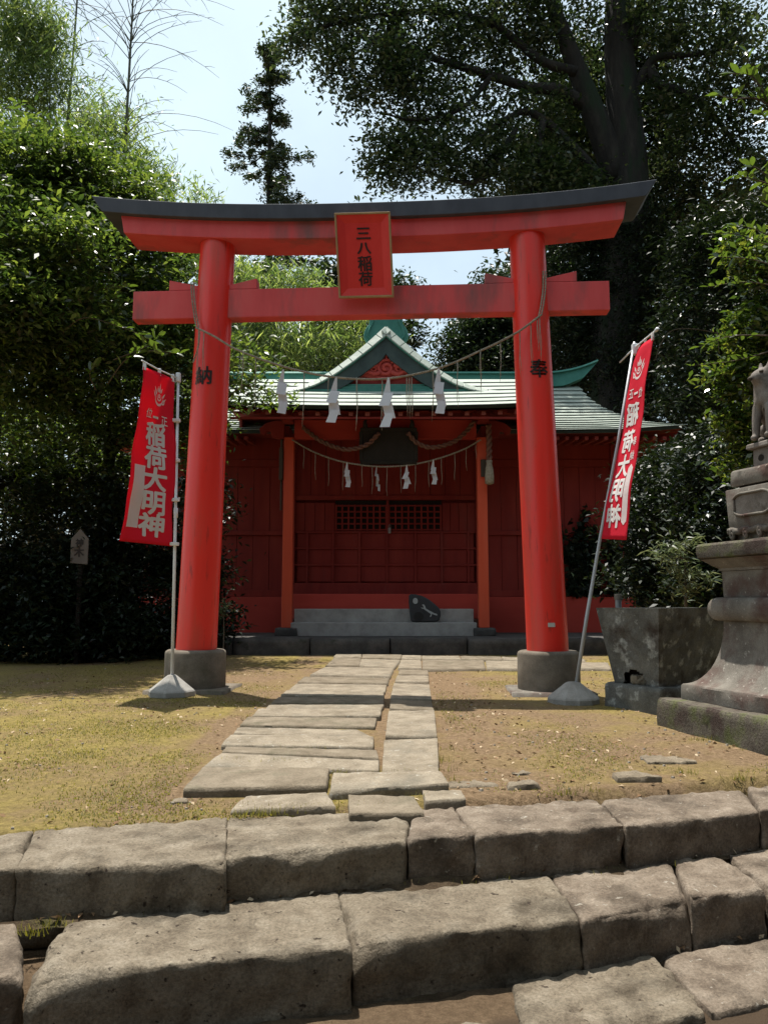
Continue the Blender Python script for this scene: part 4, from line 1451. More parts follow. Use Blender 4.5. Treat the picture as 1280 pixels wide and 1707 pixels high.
# black carved slab leaning on the concrete step
fxs = thing('carved_black_slab', 'black stone slab with a pale disc and leaping white fox leaning on the shrine step', 'carved slab', (0.745, 14.700, 0.652))
pts2 = [(330, 262), (360, 250), (420, 252), (500, 270), (580, 310), (660, 370), (725, 430), (745, 480), (742, 540), (728, 585), (700, 612), (560, 616), (400, 616), (362, 612), (350, 585), (338, 480), (328, 360)]


def slab_pt(x, y, d):
    px, py = 640 + x / 8, 960 + y / 8
    z = 1.0 + (1005 - py) * 14.72 / 1330
    X = (px - 640) * 14.72 / 1330
    return (X, 14.70 + (z - .64) * .22 - d, z + .008)


obj('slab', Builder().prism([slab_pt(x, y, .07) for x, y in pts2], [slab_pt(x, y, -.04) for x, y in pts2]), M['fox_slab'], fxs, bev=0.02)
db = Builder()
db.prism([slab_pt(414 + 33 * math.cos(a), 340 + 40 * math.sin(a), .082) for a in np.linspace(0, 2 * math.pi, 20)[:-1]], [slab_pt(414 + 33 * math.cos(a), 340 + 40 * math.sin(a), .06) for a in np.linspace(0, 2 * math.pi, 20)[:-1]])
obj('disc', db, M['slab_inlay'], fxs)
fb = Builder()
for poly in ([(500, 392), (522, 384), (540, 402), (552, 440), (600, 468), (635, 485), (660, 500), (690, 508), (702, 522), (694, 532), (660, 522), (632, 508), (618, 512), (600, 500), (570, 478), (545, 462), (524, 446), (508, 436), (524, 424), (516, 406)],
             [(618, 512), (632, 508), (620, 540), (608, 552), (604, 545), (610, 530)], [(545, 462), (524, 446), (500, 440), (490, 432), (492, 425), (520, 432)]):
    fb.prism([slab_pt(x, y, .084) for x, y in poly], [slab_pt(x, y, .06) for x, y in poly])
obj('fox_inlay', fb, M['slab_inlay'], fxs)
rb = Builder().prism([slab_pt(455 + 65 * math.cos(a), 545 + 62 * math.sin(a), .076) for a in np.linspace(0, 2 * math.pi, 20)[:-1]], [slab_pt(455 + 65 * math.cos(a), 545 + 62 * math.sin(a), .05) for a in np.linspace(0, 2 * math.pi, 20)[:-1]])
obj('carved_round', rb, M['plaque_dark'], fxs)

# ---------------------------------------------------------------- banners
def emblem(b, fn, cx, cy, k, sx=1):
    """flaming jewel: rings, crescents and tongues of flame; k = size, y down"""
    def ring_seg(r0, r1, a0, a1, dx=0, dy=0, n=16, taper=False):
        for i in range(n):
            q = []
            for (a, r) in ((i, 0), (i + 1, 0), (i + 1, 1), (i, 1)):
                t = a / n
                th = a0 + (a1 - a0) * t
                w = math.sin(math.pi * t) if taper else 1
                rm = (r0 + r1) / 2
                rr = rm + (1 if r else -1) * (r1 - r0) / 2 * max(w, 0.06)
                q.append((cx + sx * k * (dx + rr * math.cos(th)), cy + k * (dy + rr * math.sin(th))))
            b.add([fn(*p) for p in q], [(0, 1, 2, 3)])

    def poly(pts):
        b.add([fn(cx + sx * k * x, cy + k * y) for x, y in pts], [tuple(range(len(pts)))])
    ring_seg(0.05, 0.13, 0, 2 * math.pi, 0.0, -0.12, 20)
    ring_seg(0.20, 0.29, -0.6, math.pi + .6, 0.0, -0.10, 18, True)
    ring_seg(0.37, 0.52, -0.25, math.pi + .25, 0.0, -0.02, 20, True)
    for pts in ([(-.02, -.32), (-.10, -.48), (0.0, -.92), (.06, -.62), (.10, -.48), (.06, -.32)],
                [(-.16, -.30), (-.26, -.42), (-.22, -.70), (-.12, -.52), (-.10, -.36)], [(.16, -.30), (.24, -.42), (.26, -.66), (.14, -.54), (.10, -.36)],
                [(-.34, -.12), (-.46, -.26), (-.56, -.66), (-.40, -.46), (-.28, -.26)], [(.34, -.12), (.42, -.26), (.60, -.40), (.52, -.16), (.40, -.04)],
                [(-.46, .04), (-.58, -.10), (-.68, -.40), (-.54, -.24), (-.42, -.10)], [(.44, .10), (.56, .0), (.74, -.10), (.62, .10), (.50, .20)],
                [(.38, .26), (.52, .22), (.64, .10), (.60, .30), (.44, .36)]):
        poly(pts)


def make_banner(root, TL, TR, BR, BL, wave, mirror, items, stripe, round_stripe):
    TL, TR, BR, BL = map(Vector, (TL, TR, BR, BL))
    nrm0 = (TR - TL).cross(BL - TL).normalized()
    if nrm0.y > 0: nrm0 = -nrm0

    def pt(s, t, d=0.0):
        p = TL.lerp(TR, s).lerp(BL.lerp(BR, s), t)
        return p + nrm0 * (wave(s, t) + d)
    NS, NTT = 14, 44
    f = [[pt(i / NS, j / NTT, .0015) for i in range(NS + 1)] for j in range(NTT + 1)]
    g = [[pt(i / NS, j / NTT, -.0015) for i in range(NS + 1)] for j in range(NTT + 1)]
    b = Builder().loft([f[j] + g[j][::-1] for j in range(NTT + 1)])
    obj('cloth', b, M['banner_red'], root, smooth=True)
    W = ((TR - TL).length + (BR - BL).length) / 2
    H = ((BL - TL).length + (BR - TR).length) / 2

    def subdivided(vs, fs, fn):
        bm = bmesh.new()
        vv = [bm.verts.new((x, y, (i // vs.n) * .00035)) for i, (x, y) in enumerate(vs)]
        for q in fs:
            try: bm.faces.new([vv[i] for i in q])
            except ValueError: pass
        for _ in range(3):
            long_ = [e for e in bm.edges if e.calc_length() > 0.16]
            if not long_: break
            bmesh.ops.subdivide_edges(bm, edges=long_, cuts=1)
            bmesh.ops.triangulate(bm, faces=bm.faces[:])
        bm.verts.index_update()
        V = [(v.co.x, v.co.y, v.co.z) for v in bm.verts]
        F_ = [tuple(v.index for v in q.verts) for q in bm.faces]
        bm.free()
        bb = Builder()
        for d in (0.004, -0.004):
            bb.add([fn(x, y, d + math.copysign(z, d)) for x, y, z in V], F_)
        return bb
    for ch, s, t, w, h, bold in items:
        vs, fs, sz = text_shape(ch, bold)
        kx, ky = w / sz[0] / W, h / sz[1] / H
        m = -1 if mirror else 1
        ss = 1 - s if mirror else s
        bb = subdivided(vs, fs, lambda x, y, d: pt(ss + m * x * kx, t - y * ky, d))
        obj('printed_character', bb, M['banner_white'], root, recalc=False)
    s0, s1, s2, s3, t0, t1 = stripe
    bb = Builder()
    n = 16
    for d in (0.0045, -0.0045):
        rows = []
        for j in range(n + 1):
            t = t0 + (t1 - t0) * j / n
            u = j / n
            a, c = s0 + (s3 - s0) * u, s1 + (s2 - s1) * u
            if round_stripe:
                e = min(u, 1 - u) * (t1 - t0) * H
                rr = (c - a) * W / 2
                k = 1 - math.sqrt(max(0, 1 - (1 - min(1, e / rr)) ** 2))
                mid = (a + c) / 2
                a, c = a + (mid - a) * k, c + (mid - c) * k
            rows.append([pt(a, t, d), pt((a + c) / 2, t, d), pt(c, t, d)])
        bb.loft(rows, closed=False)
    obj('white_stripe', bb, M['banner_white'], root, recalc=False)
    eb = Builder()
    es = 0.5
    for d in (0.004, -0.004):
        emblem(eb, lambda x, y: pt(es + x / W, 0.145 + y / H, d), 0.02 if not mirror else -.02, 0.0, 0.165, -1 if mirror else 1)
    obj('flame_emblem', eb, M['banner_white'], root, recalc=False)
    return pt


def cone_base(root, c, r0, r1, h, n, mat, z0):
    b = Builder()
    pr = [(r0, z0), (r0, z0 + .05), (r0 * .96, z0 + .065), (r1, z0 + h), (r1 * .7, z0 + h + .01)]
    b.lathe(pr, c, n)
    return obj('base', b, M[mat], root, bev=0.006)


CHARS = ('\u7a32', '\u8377', '\u5927', '\u660e', '\u795e')
bl = thing('nobori_banner', 'red banner with white characters on a white pole left of the gate, facing the path', 'banner', (-2.13, 8.17, 0.075))
items = [(c, s, t, w, .225, .032) for c, s, t, w in zip(CHARS, (.52, .54, .54, .55, .54), (.36, .495, .622, .762, .89), (.235, .235, .24, .235, .255))]
items += [('\u4f4d', .30, .248, .085, .095, .01), ('\u4e00', .50, .262, .075, .018, .012), ('\u6b63', .74, .270, .085, .09, .01)]
make_banner(bl, (-2.372, 7.66, 3.317), (-2.172, 8.09, 3.305), (-2.150, 8.13, 1.572), (-2.540, 7.72, 1.595),
            lambda s, t: 0.016 * math.sin(s * 5.5 + t * 5) * (.3 + t) + 0.014 * math.sin(t * 10 + s * 3) + 0.006 * math.sin(t * 23 - s * 7), False, items, (.09, .34, .275, .055, .555, .915), False)
obj('pole', Builder().tube([(-2.138, 8.2, 0.10), (-2.140, 8.165, 1.5), (-2.143, 8.115, 3.38)], [.017, .015, .013], 10), M['pole_white'], bl, smooth=True)
obj('pole_joint', Builder().tube([(-2.1395, 8.163, 1.87), (-2.140, 8.160, 1.97)], .021, 10), M['pole_white'], bl, smooth=True)
obj('cross_bar', Builder().tube([(-2.13, 8.14, 3.325), (-2.28, 7.85, 3.345), (-2.38, 7.63, 3.37)], .008, 8), M['pole_white'], bl, smooth=True)
obj('pole_cap', Builder().box(-2.165, -2.12, 8.085, 8.145, 3.29, 3.385), M['pole_white'], bl, bev=0.008)
for t in (.245, .486, .723, .985):
    z = 3.305 + (1.572 - 3.305) * t
    x = -2.172 + .022 * t
    obj('cloth_loop', Builder().box(x - .045, x + .055, 8.085 + .03 * t, 8.135 + .03 * t, z - .017, z + .017), M['pole_white'], bl, bev=0.004)
for k in (.04, .5, .93):
    p = Vector((-2.372, 7.66, 3.317)).lerp(Vector((-2.172, 8.09, 3.305)), k)
    obj('cloth_loop', Builder().box(p.x - .016, p.x + .016, p.y - .01, p.y + .01, p.z - .03, p.z + .05), M['pole_white'], bl, bev=0.003)
cone_base(bl, (-2.13, 8.17), .235, .055, .20, 8, 'base_concrete', 0.07)

br = thing('nobori_banner', 'red banner seen from behind on a leaning grey pole right of the gate, lettering mirrored', 'banner', (1.79, 7.70, 0.066))
items = [(c, s, t, w, .215, .032) for c, s, t, w in zip(CHARS, (.56, .57, .56, .57, .57), (.365, .503, .632, .757, .885), (.225, .225, .23, .225, .23))]
items += [('\u4f4d', .25, .268, .085, .095, .01), ('\u4e00', .50, .262, .075, .018, .012), ('\u6b63', .74, .256, .085, .09, .01),
          ('\u5949', .20, .515, .07, .09, .01), ('\u7d0d', .22, .585, .07, .09, .01)]
make_banner(br, (2.486, 7.60, 3.475), (2.511, 7.22, 3.472), (2.182, 7.2, 1.566), (2.072, 7.63, 1.61),
            lambda s, t: 0.008 * math.sin(s * 5 + t * 6) * (1 - .3 * t) + 0.012 * math.sin(t * 10) + 0.004 * math.sin(t * 25 + s * 2), True, items, (.74, .93, .93, .74, .63, .93), True)
obj('pole', Builder().tube([(1.80, 7.70, 0.12), (1.93, 7.685, 0.85), (2.076, 7.655, 1.619), (2.27, 7.63, 2.55), (2.46, 7.61, 3.55)], [.019, .018, .016, .014, .012], 10), M['pole_grey'], br, smooth=True)
obj('cross_bar', Builder().tube([(2.405, 7.92, 3.44), (2.46, 7.60, 3.49), (2.534, 7.18, 3.525)], .008, 8), M['pole_white'], br, smooth=True)
obj('bar_knob', Builder().tube([(2.532, 7.20, 3.522), (2.537, 7.165, 3.53)], .016, 8), M['pole_white'], br, smooth=True)
obj('pole_cap', Builder().box(2.435, 2.485, 7.58, 7.64, 3.42, 3.53), M['pole_white'], br, bev=0.008)
for k in (.06, .5, .95):
    p = Vector((2.486, 7.60, 3.475)).lerp(Vector((2.511, 7.22, 3.472)), k)
    obj('cloth_loop', Builder().box(p.x - .008, p.x + .012, p.y - .016, p.y + .016, p.z - .03, p.z + .045), M['banner_white'], br, bev=0.003)
cone_base(br, (1.79, 7.70), .245, .075, .19, 12, 'base_concrete', 0.055)

# ---------------------------------------------------------------- stone basin
bas = thing('stone_basin', 'old lichened stone water basin with broken lower corner beside the pedestal', 'basin', (2.35, 7.35, 0.055))
e1 = Vector((-0.50, 0.87)).normalized()
e2 = Vector((0.80, 0.60)).normalized()
NCOR = Vector((2.345, 6.90))


def bas_quad(inset, l1, l2):
    n = NCOR + (e1 + e2) * inset
    return [n, n + e2 * (l2 - 2 * inset), n + e2 * (l2 - 2 * inset) + e1 * (l1 - 2 * inset), n + e1 * (l1 - 2 * inset)]


q = bas_quad(0.0, 0.66, 1.1)
stone('foot_block', [q[3], q[2], q[1], q[0]], 0.275, -0.05, 201, M['basin'], bas, seg=(10, 10, 5), rnd=0.025, amp=0.01)
lo = [Vector((*p, 0.278)) for p in bas_quad(0.075, 0.66, 1.1)]
q2 = bas_quad(-0.035, 0.66, 1.1)
hi = [Vector((*p, 0.955)) for p in q2]
# walls as grids; a broken hole low on the left face
b = Builder()
G = 46


def wall_grid(l0, l1, h0, h1, hole):
    vs, idx = [], {}
    fs = []
    nrm = (l1 - l0).cross(h0 - l0).normalized()
    for i in range(G + 1):
        for j in range(G + 1):
            u, v_ = i / G, j / G
            p = l0.lerp(l1, u).lerp(h0.lerp(h1, u), v_)
            p += nrm * (0.008 * noise.noise(p * 6) + 0.005 * noise.noise(p * 17)) * (1 if 0 < i < G and 0 < j else .0)
            vs.append(p)
    for i in range(G):
        for j in range(G):
            if hole and ((i + .5) / G - .48) ** 2 / .062 + ((j + .5) / G) ** 2 / .036 + 0.3 * noise.noise(Vector((i * .28, j * .28, 5))) < 1: continue
            a = i * (G + 1) + j
            fs.append((a, a + G + 1, a + G + 2, a + 1))
    b.add(vs, fs)


# left face runs from the near corner (0) to the far left corner (3)
wall_grid(lo[3], lo[0], hi[3], hi[0], True)
wall_grid(lo[0], lo[1], hi[0], hi[1], False)
wall_grid(lo[1], lo[2], hi[1], hi[2], False)
wall_grid(lo[2], lo[3], hi[2], hi[3], False)
inner = [Vector((*p, 0.955)) for p in bas_quad(0.075, 0.66, 1.1)]
flo = [Vector((*p, 0.50)) for p in bas_quad(0.11, 0.66, 1.1)]
b.add(hi + inner, [(k, (k + 1) % 4, 4 + (k + 1) % 4, 4 + k) for k in range(4)])
b.add(inner + flo, [(k, (k + 1) % 4, 4 + (k + 1) % 4, 4 + k) for k in range(4)] + [(4, 5, 6, 7)])
obj('bowl', b, M['basin'], bas, recalc=False)
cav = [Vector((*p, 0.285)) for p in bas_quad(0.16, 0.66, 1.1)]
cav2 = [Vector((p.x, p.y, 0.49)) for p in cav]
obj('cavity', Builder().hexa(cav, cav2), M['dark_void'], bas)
wt = [Vector((*p, 0.86)) for p in bas_quad(0.08, 0.66, 1.1)]
mw, nt, out = new_mat('still_water')
pn = nt.nodes.new('ShaderNodeBsdfPrincipled')
pn.inputs['Base Color'].default_value = (0.015, 0.02, 0.015, 1)
pn.inputs['Roughness'].default_value = 0.05
nt.links.new(pn.outputs['BSDF'], out.inputs['Surface'])
obj('water', Builder().add(wt, [(0, 1, 2, 3)]), mw, bas)
hp = lo[3].lerp(lo[0], .52)
rk = rough_block(Builder(), [(hp.x - .02, hp.y + .12), (hp.x + .12, hp.y + .05), (hp.x + .07, hp.y - .045), (hp.x - .045, hp.y + .03)], 0.365, 0.27, 205, seg=(5, 4, 4), rnd=0.03, amp=0.03, chip=1.0)
o = obj('broken_stone', rk, M['path_stone'], smooth=False)
tag(o, 'loose chunk of pale stone wedged in the broken foot of the basin', 'stone')
tp = thing('water_tap_post', 'short grey capped pipe standing behind the rim of the stone basin', 'pipe', (2.22, 7.62, 0.07))
obj('pipe', Builder().lathe([(.030, .07), (.030, 1.03)], (2.22, 7.62), 14), M['metal_grey'], tp, smooth=False)
obj('cap', Builder().lathe([(.036, 1.03), (.037, 1.075), (.030, 1.085)], (2.22, 7.62), 14), M['plinth'], tp, smooth=False)

# ---------------------------------------------------------------- pedestal and fox
PHW = 0.68
PC = (2.147 + PHW * 1.2369, 6.397 - PHW * .6856)
DW = 0.95 - PHW
PROT = math.radians(16)
ped = thing('stone_pedestal', 'tall flared stone pedestal on a mossy block at the right edge carrying a fox', 'pedestal', (PC[0], PC[1], 0.03), PROT)
pz = lambda z: z - 0.03


def sq(hw, z, n=10):
    pts = []
    for a, c in (((-1, -1), (1, -1)), ((1, -1), (1, 1)), ((1, 1), (-1, 1)), ((-1, 1), (-1, -1))):
        for i in range(n):
            t = i / n
            hw_ = hw - DW
            pts.append(((a[0] + (c[0] - a[0]) * t) * hw_, (a[1] + (c[1] - a[1]) * t) * hw_, pz(z)))
    return pts


def rough_loft(name, prof, mat, parent, amp=0.006, bev=0.0, n=14, f=6.0, sharp=35):
    rings = [sq(h, z, n) for h, z in prof]
    rr = []
    for r in rings:
        rr.append([tuple(Vector(p) + Vector((p[0], p[1], 0)).normalized() * (amp * noise.noise(Vector(p) * f) + amp * .5 * noise.noise(Vector(p) * f * 3.1)) + Vector((0, 0, amp * .7 * noise.noise(Vector(p) * f + Vector((9, 9, 9)))))) for p in r])
    o = obj(name, Builder().loft(rr), M[mat], parent, local=True)
    smooth_angle(o, sharp)
    return o


def dense(prof, k=4):
    out = []
    for i in range(len(prof) - 1):
        for j in range(k):
            t = j / k
            out.append((prof[i][0] + (prof[i + 1][0] - prof[i][0]) * t, prof[i][1] + (prof[i + 1][1] - prof[i][1]) * t))
    out.append(prof[-1])
    return out


rough_loft('base_slab', dense([(0.955, -0.10), (0.955, 0.06), (0.952, 0.235), (0.94, 0.255), (0.80, 0.26)], 4), 'pedestal_rough', ped, 0.012, n=24)
rough_loft('flared_base', [(0.822, 0.262), (0.824, 0.30), (0.822, 0.365), (0.812, 0.378)] + [(0.59 + 0.225 * (1 - math.sin(math.radians(a))) ** 1.0, 0.378 + 0.50 * (1 - math.cos(math.radians(a)))) for a in range(6, 91, 7)] + [(0.585, 0.90)], 'pedestal', ped, 0.004, n=20)
rough_loft('torus_moulding', [(0.58, 0.868)] + [(0.615 + 0.055 * math.cos(math.radians(a)), 0.952 + 0.088 * math.sin(math.radians(a))) for a in range(-80, 81, 16)] + [(0.58, 1.042)], 'pedestal', ped, 0.003, n=16)
rough_loft('shaft', dense([(0.585, 1.043), (0.588, 1.24)], 3), 'pedestal', ped, 0.003)
rough_loft('cornice', [(0.57, 1.241), (0.60, 1.243), (0.605, 1.262), (0.64, 1.285), (0.675, 1.318), (0.70, 1.332)], 'pedestal', ped, 0.002)
rough_loft('cap_slab', [(0.69, 1.333), (0.712, 1.345), (0.716, 1.38), (0.714, 1.435), (0.70, 1.452), (0.66, 1.458)], 'pedestal_rough', ped, 0.006, n=18)
rough_loft('foot_plate', [(0.50, 1.459), (0.50, 1.56)], 'pedestal', ped, 0.002)
# scroll feet along the foot plate
for side in range(4):
    fb = Builder()
    R = Matrix.Rotation(side * math.pi / 2, 4, 'Z')

    def loc(x, z, y=-0.545): return (R @ Vector((x * .5, y + DW, pz(z))))[:]
    for c in (-.46, -.17, .12, .44):
        fb.tube([loc(c + r * math.cos(a), 1.515 + r * math.sin(a)) for a, r in [(k * .55, .048 - .0022 * k) for k in range(18)]], .014, 6)
    fb.tube([loc(x, 1.545 + .008 * math.sin(x * 22), -.53) for x in np.linspace(-.56, .56, 24)], .026, 8)
    obj('scroll_foot', fb, M['pedestal'], ped, local=True, smooth=True)
rough_loft('inscribed_block', [(0.535, 1.562), (0.541, 1.60), (0.541, 1.62), (0.550, 1.855), (0.545, 1.864)], 'pedestal', ped, 0.003)
# lobed panel sunk in each face of the block: a raised rim and a darker sunk field
for side in range(4):
    R = Matrix.Rotation(side * math.pi / 2, 4, 'Z')
    lob = []
    for a in np.linspace(0, 2 * math.pi, 64, endpoint=False):
        cx, cy = math.cos(a), math.sin(a)
        k = 1 / max(abs(cx) / 1.0, abs(cy) / 1.0)
        k = min(k, 1.14)
        k *= 1 + 0.07 * math.cos(4 * a + math.pi) * (1 if k > 1.1 else 0)
        lob.append((0.37 * k * cx * .9, 0.082 * k * cy))
    rim = [(R @ Vector((x * .56, -.5525 - .004 + DW, pz(1.735 + z))))[:] for x, z in lob]
    rb = Builder().tube(rim + [rim[0], rim[1]], .011, 6, cap=False)
    obj('panel_rim', rb, M['pedestal'], ped, local=True, smooth=True)
    rb = Builder().prism([(R @ Vector((x * .543, -.5505 + DW, pz(1.735 + z * .95))))[:] for x, z in lob], [(R @ Vector((x * .543, -.53 + DW, pz(1.735 + z * .95))))[:] for x, z in lob])
    obj('panel_field', rb, M['fox_stone'], ped, local=True)
rough_loft('upper_slab', dense([(0.515, 1.888), (0.522, 1.90), (0.52, 1.995), (0.508, 2.011)], 2), 'pedestal', ped, 0.005)
rough_loft('slab_joint', [(0.48, 1.865), (0.48, 1.887)], 'dark_void', ped, 0.0)
rough_loft('small_block', [(0.405, 2.012), (0.402, 2.165)], 'fox_stone', ped, 0.004)
for s_ in range(4):
    hb = Builder()
    R = Matrix.Rotation(s_ * math.pi / 2, 4, 'Z')
    c = R @ Vector((-.05, -.400 + DW, pz(2.09)))
    u = R @ Vector((1, 0, 0))
    nrm_ = R @ Vector((0, -1, 0))
    ring1 = [c + nrm_ * .006 + u * (.03 * math.cos(a)) + Vector((0, 0, .026 * math.sin(a))) for a in np.linspace(0, 2 * math.pi, 12, endpoint=False)]
    hb.prism(ring1, [p - nrm_ * .03 for p in ring1])
    obj('socket_hole', hb, M['dark_void'], ped, local=True)
rough_loft('top_plinth', [(0.43, 2.166), (0.437, 2.175), (0.435, 2.2), (0.428, 2.208)], 'fox_stone', ped, 0.004)

FOXX = 0.0
fox = thing('fox_statue', 'weathered grey stone fox seated on top of the tall pedestal, facing the path', 'statue', (PC[0], PC[1], 2.207), PROT)
sk = [  # x forward is -x ; (position, radius x, radius y)
    ((0.10, 0, 0.13), .16), ((0.03, 0, 0.24), .155), ((-0.10, 0, 0.36), .14), ((-0.15, 0, 0.46), .10), ((-0.17, 0, 0.54), .088), ((-0.235, 0, 0.535), .07), ((-0.31, 0, 0.505), .042),
    ((-0.17, .085, 0.30), .06), ((-0.20, .09, 0.16), .042), ((-0.21, .09, 0.04), .036), ((-0.27, .09, 0.03), .034),
    ((-0.17, -.085, 0.30), .06), ((-0.20, -.09, 0.16), .042), ((-0.21, -.09, 0.04), .036), ((-0.27, -.09, 0.03), .034),
    ((0.08, .13, 0.14), .10), ((-0.05, .155, 0.14), .065), ((-0.02, .15, 0.04), .04), ((-0.12, .15, 0.03), .035),
    ((0.08, -.13, 0.14), .10), ((-0.05, -.155, 0.14), .065), ((-0.02, -.15, 0.04), .04), ((-0.12, -.15, 0.03), .035),
    ((0.27, 0, 0.10), .06), ((0.33, 0, 0.26), .085), ((0.31, 0, 0.44), .08), ((0.25, 0, 0.58), .03),
    ((-0.145, .05, 0.60), .028), ((-0.13, .06, 0.665), .010), ((-0.145, -.05, 0.60), .028), ((-0.13, -.06, 0.665), .010)]
ed = [(0, 1), (1, 2), (2, 3), (3, 4), (4, 5), (5, 6), (2, 7), (7, 8), (8, 9), (9, 10), (2, 11), (11, 12), (12, 13), (13, 14), (0, 15), (15, 16), (16, 17), (17, 18),
      (0, 19), (19, 20), (20, 21), (21, 22), (0, 23), (23, 24), (24, 25), (25, 26), (4, 27), (27, 28), (4, 29), (29, 30)]
me = bpy.data.meshes.new('body')
me.from_pydata([(p[0] * .72 + FOXX, p[1] * .78, p[2] * .93) for p, r in sk], ed, [])
fo = bpy.data.objects.new('body', me)
COL.objects.link(fo)
me.materials.append(M['fox_stone'])
fo.parent = fox
md = fo.modifiers.new('skin', 'SKIN')
md.use_smooth_shade = True
sl = me.skin_vertices[0].data
for i, (p, r) in enumerate(sk):
    sl[i].radius = (r * .8, r * .8)
    sl[i].use_root = (i == 0)
md = fo.modifiers.new('sub', 'SUBSURF')
md.levels = md.render_levels = 2
for s in (-1, 1):
    eb = Builder().tube([(-.165, s * .05, .525), (-.19, s * .042, .522)], [.012, .008], 8)
    obj('eye', eb, M['wood_dark'], fox, local=True, smooth=True)
nb = Builder().tube([(-.255, 0, .468), (-.235, 0, .474)], [.012, .018], 8)
obj('nose', nb, M['wood_dark'], fox, local=True, smooth=True)

# ---------------------------------------------------------------- wooden sign in the shade on the left
sg = thing('wooden_sign', 'pale pointed wooden sign on a post in the dark shade left of the gate', 'sign', (-4.383, 11.5, 0.13))
lo_, hi_ = 1.50, 1.97
fr = [(-4.508, 11.48, 1.569), (-4.260, 11.48, 1.549), (-4.260, 11.48, 1.921), (-4.383, 11.48, 2.062), (-4.508, 11.48, 1.921)]
obj('board', Builder().prism(fr, [(x, y + .03, z) for x, y, z in fr]), M['sign_white'], sg, bev=0.004)
obj('post', Builder().box(-4.41, -4.35, 11.512, 11.56, 0.05, 1.85), M['bark'], sg, bev=0.006)
for ch, zz, h in (('\u795e', 1.863, .11), ('\u6728', 1.728, .135)):
    vs, fs, sz = text_shape(ch, .03)
    k = h / sz[1]
    b = Builder()
    print_shape(b, vs, fs, lambda x, y: (-4.383 + x * k, 11.476, zz + y * k))
    obj('lettering', b, M['ink'], sg, recalc=False)

# ---------------------------------------------------------------- vegetation
def fast_mesh(name, V, quads, mat, parent, kind=None, smooth=False):
    """V: (n,3) world vertices, quads: (m,4) indices"""
    t = top_of(parent) if parent is not None else None
    if t is not None:
        V = V - np.array(t.location)
    me = bpy.data.meshes.new(name)
    me.vertices.add(len(V))
    me.vertices.foreach_set('co', V.astype(np.float32).ravel())
    m = len(quads)
    me.loops.add(m * 4)
    me.loops.foreach_set('vertex_index', quads.astype(np.int32).ravel())
    me.polygons.add(m)
    me.polygons.foreach_set('loop_start', np.arange(0, m * 4, 4, dtype=np.int32))
    me.polygons.foreach_set('loop_total', np.full(m, 4, dtype=np.int32))
    me.update(calc_edges=True)
    me.validate()
    me.materials.append(mat)
    o = bpy.data.objects.new(name, me)
    COL.objects.link(o)
    if parent is not None: o.parent = parent
    if kind: o['kind'] = kind
    return o


def leaf_quads(C, L, W, rng, droop=0.3, tilt=0.5, vert=False, fold=True):
    """one diamond leaf per centre; leaves lie roughly level, or hang (vert)"""
    n = len(C)
    az = rng.uniform(0, 2 * np.pi, n)
    dz = rng.normal(-droop, 0.35, n)
    a = np.stack([np.cos(az), np.sin(az), dz], 1)
    a /= np.linalg.norm(a, axis=1, keepdims=True)
    up = np.stack([rng.normal(0, tilt, n), rng.normal(0, tilt, n), np.ones(n)], 1)
    b = np.cross(up, a)
    b /= np.linalg.norm(b, axis=1, keepdims=True) + 1e-9
    s = rng.uniform(0.65, 1.25, n)[:, None]
    nr = np.cross(a, b)
    l, w = a * L * s * .5, b * W * s * .5
    V = np.empty((n, 4, 3))
    V[:, 0] = C - l
    V[:, 1] = C + w - l * .1 + nr * (0.10 * W if fold else 0)
    V[:, 2] = C + l - nr * 0.12 * L
    V[:, 3] = C - w - l * .1 + nr * (0.10 * W if fold else 0)
    Q = np.arange(n * 4).reshape(n, 4)
    return V.reshape(-1, 3), Q


def cloud(blobs, rng, per_clump=38, clump=0.20, flat=0.6, shell=0.45):
    """leaf centres gathered in clumps through the volume of each blob, thicker towards its outside"""
    out = []
    for (x, y, z, r, n) in blobs:
        m = max(4, int(n / per_clump))
        d = rng.normal(size=(m, 3))
        d /= np.linalg.norm(d, axis=1, keepdims=True)
        rad = (shell + (1 - shell) * rng.uniform(0, 1, m)) ** 0.7
        wob = 1 + 0.22 * np.sin(d[:, 0] * 5 + x) * np.cos(d[:, 1] * 4 + z) + 0.12 * rng.normal(size=m)
        cc = np.array([x, y, z]) + d * (rad * wob)[:, None] * r * np.array([1, 1, .92])
        k = rng.integers(0, m, n)
        cs = clump * rng.uniform(0.6, 1.5, m)
        off = rng.normal(size=(n, 3)) * np.array([1, 1, flat]) * cs[k][:, None]
        out.append(cc[k] + off)
    return np.concatenate(out)


def branch_path(p0, p1, rng, k=6, wob=0.12):
    p0, p1 = np.array(p0, float), np.array(p1, float)
    L = np.linalg.norm(p1 - p0)
    pts = []
    for i in range(k + 1):
        t = i / k
        p = p0 + (p1 - p0) * t + rng.normal(size=3) * wob * L * 0.25 * math.sin(math.pi * t)
        p[2] += 0.10 * L * math.sin(math.pi * t)
        pts.append(tuple(p))
    return pts


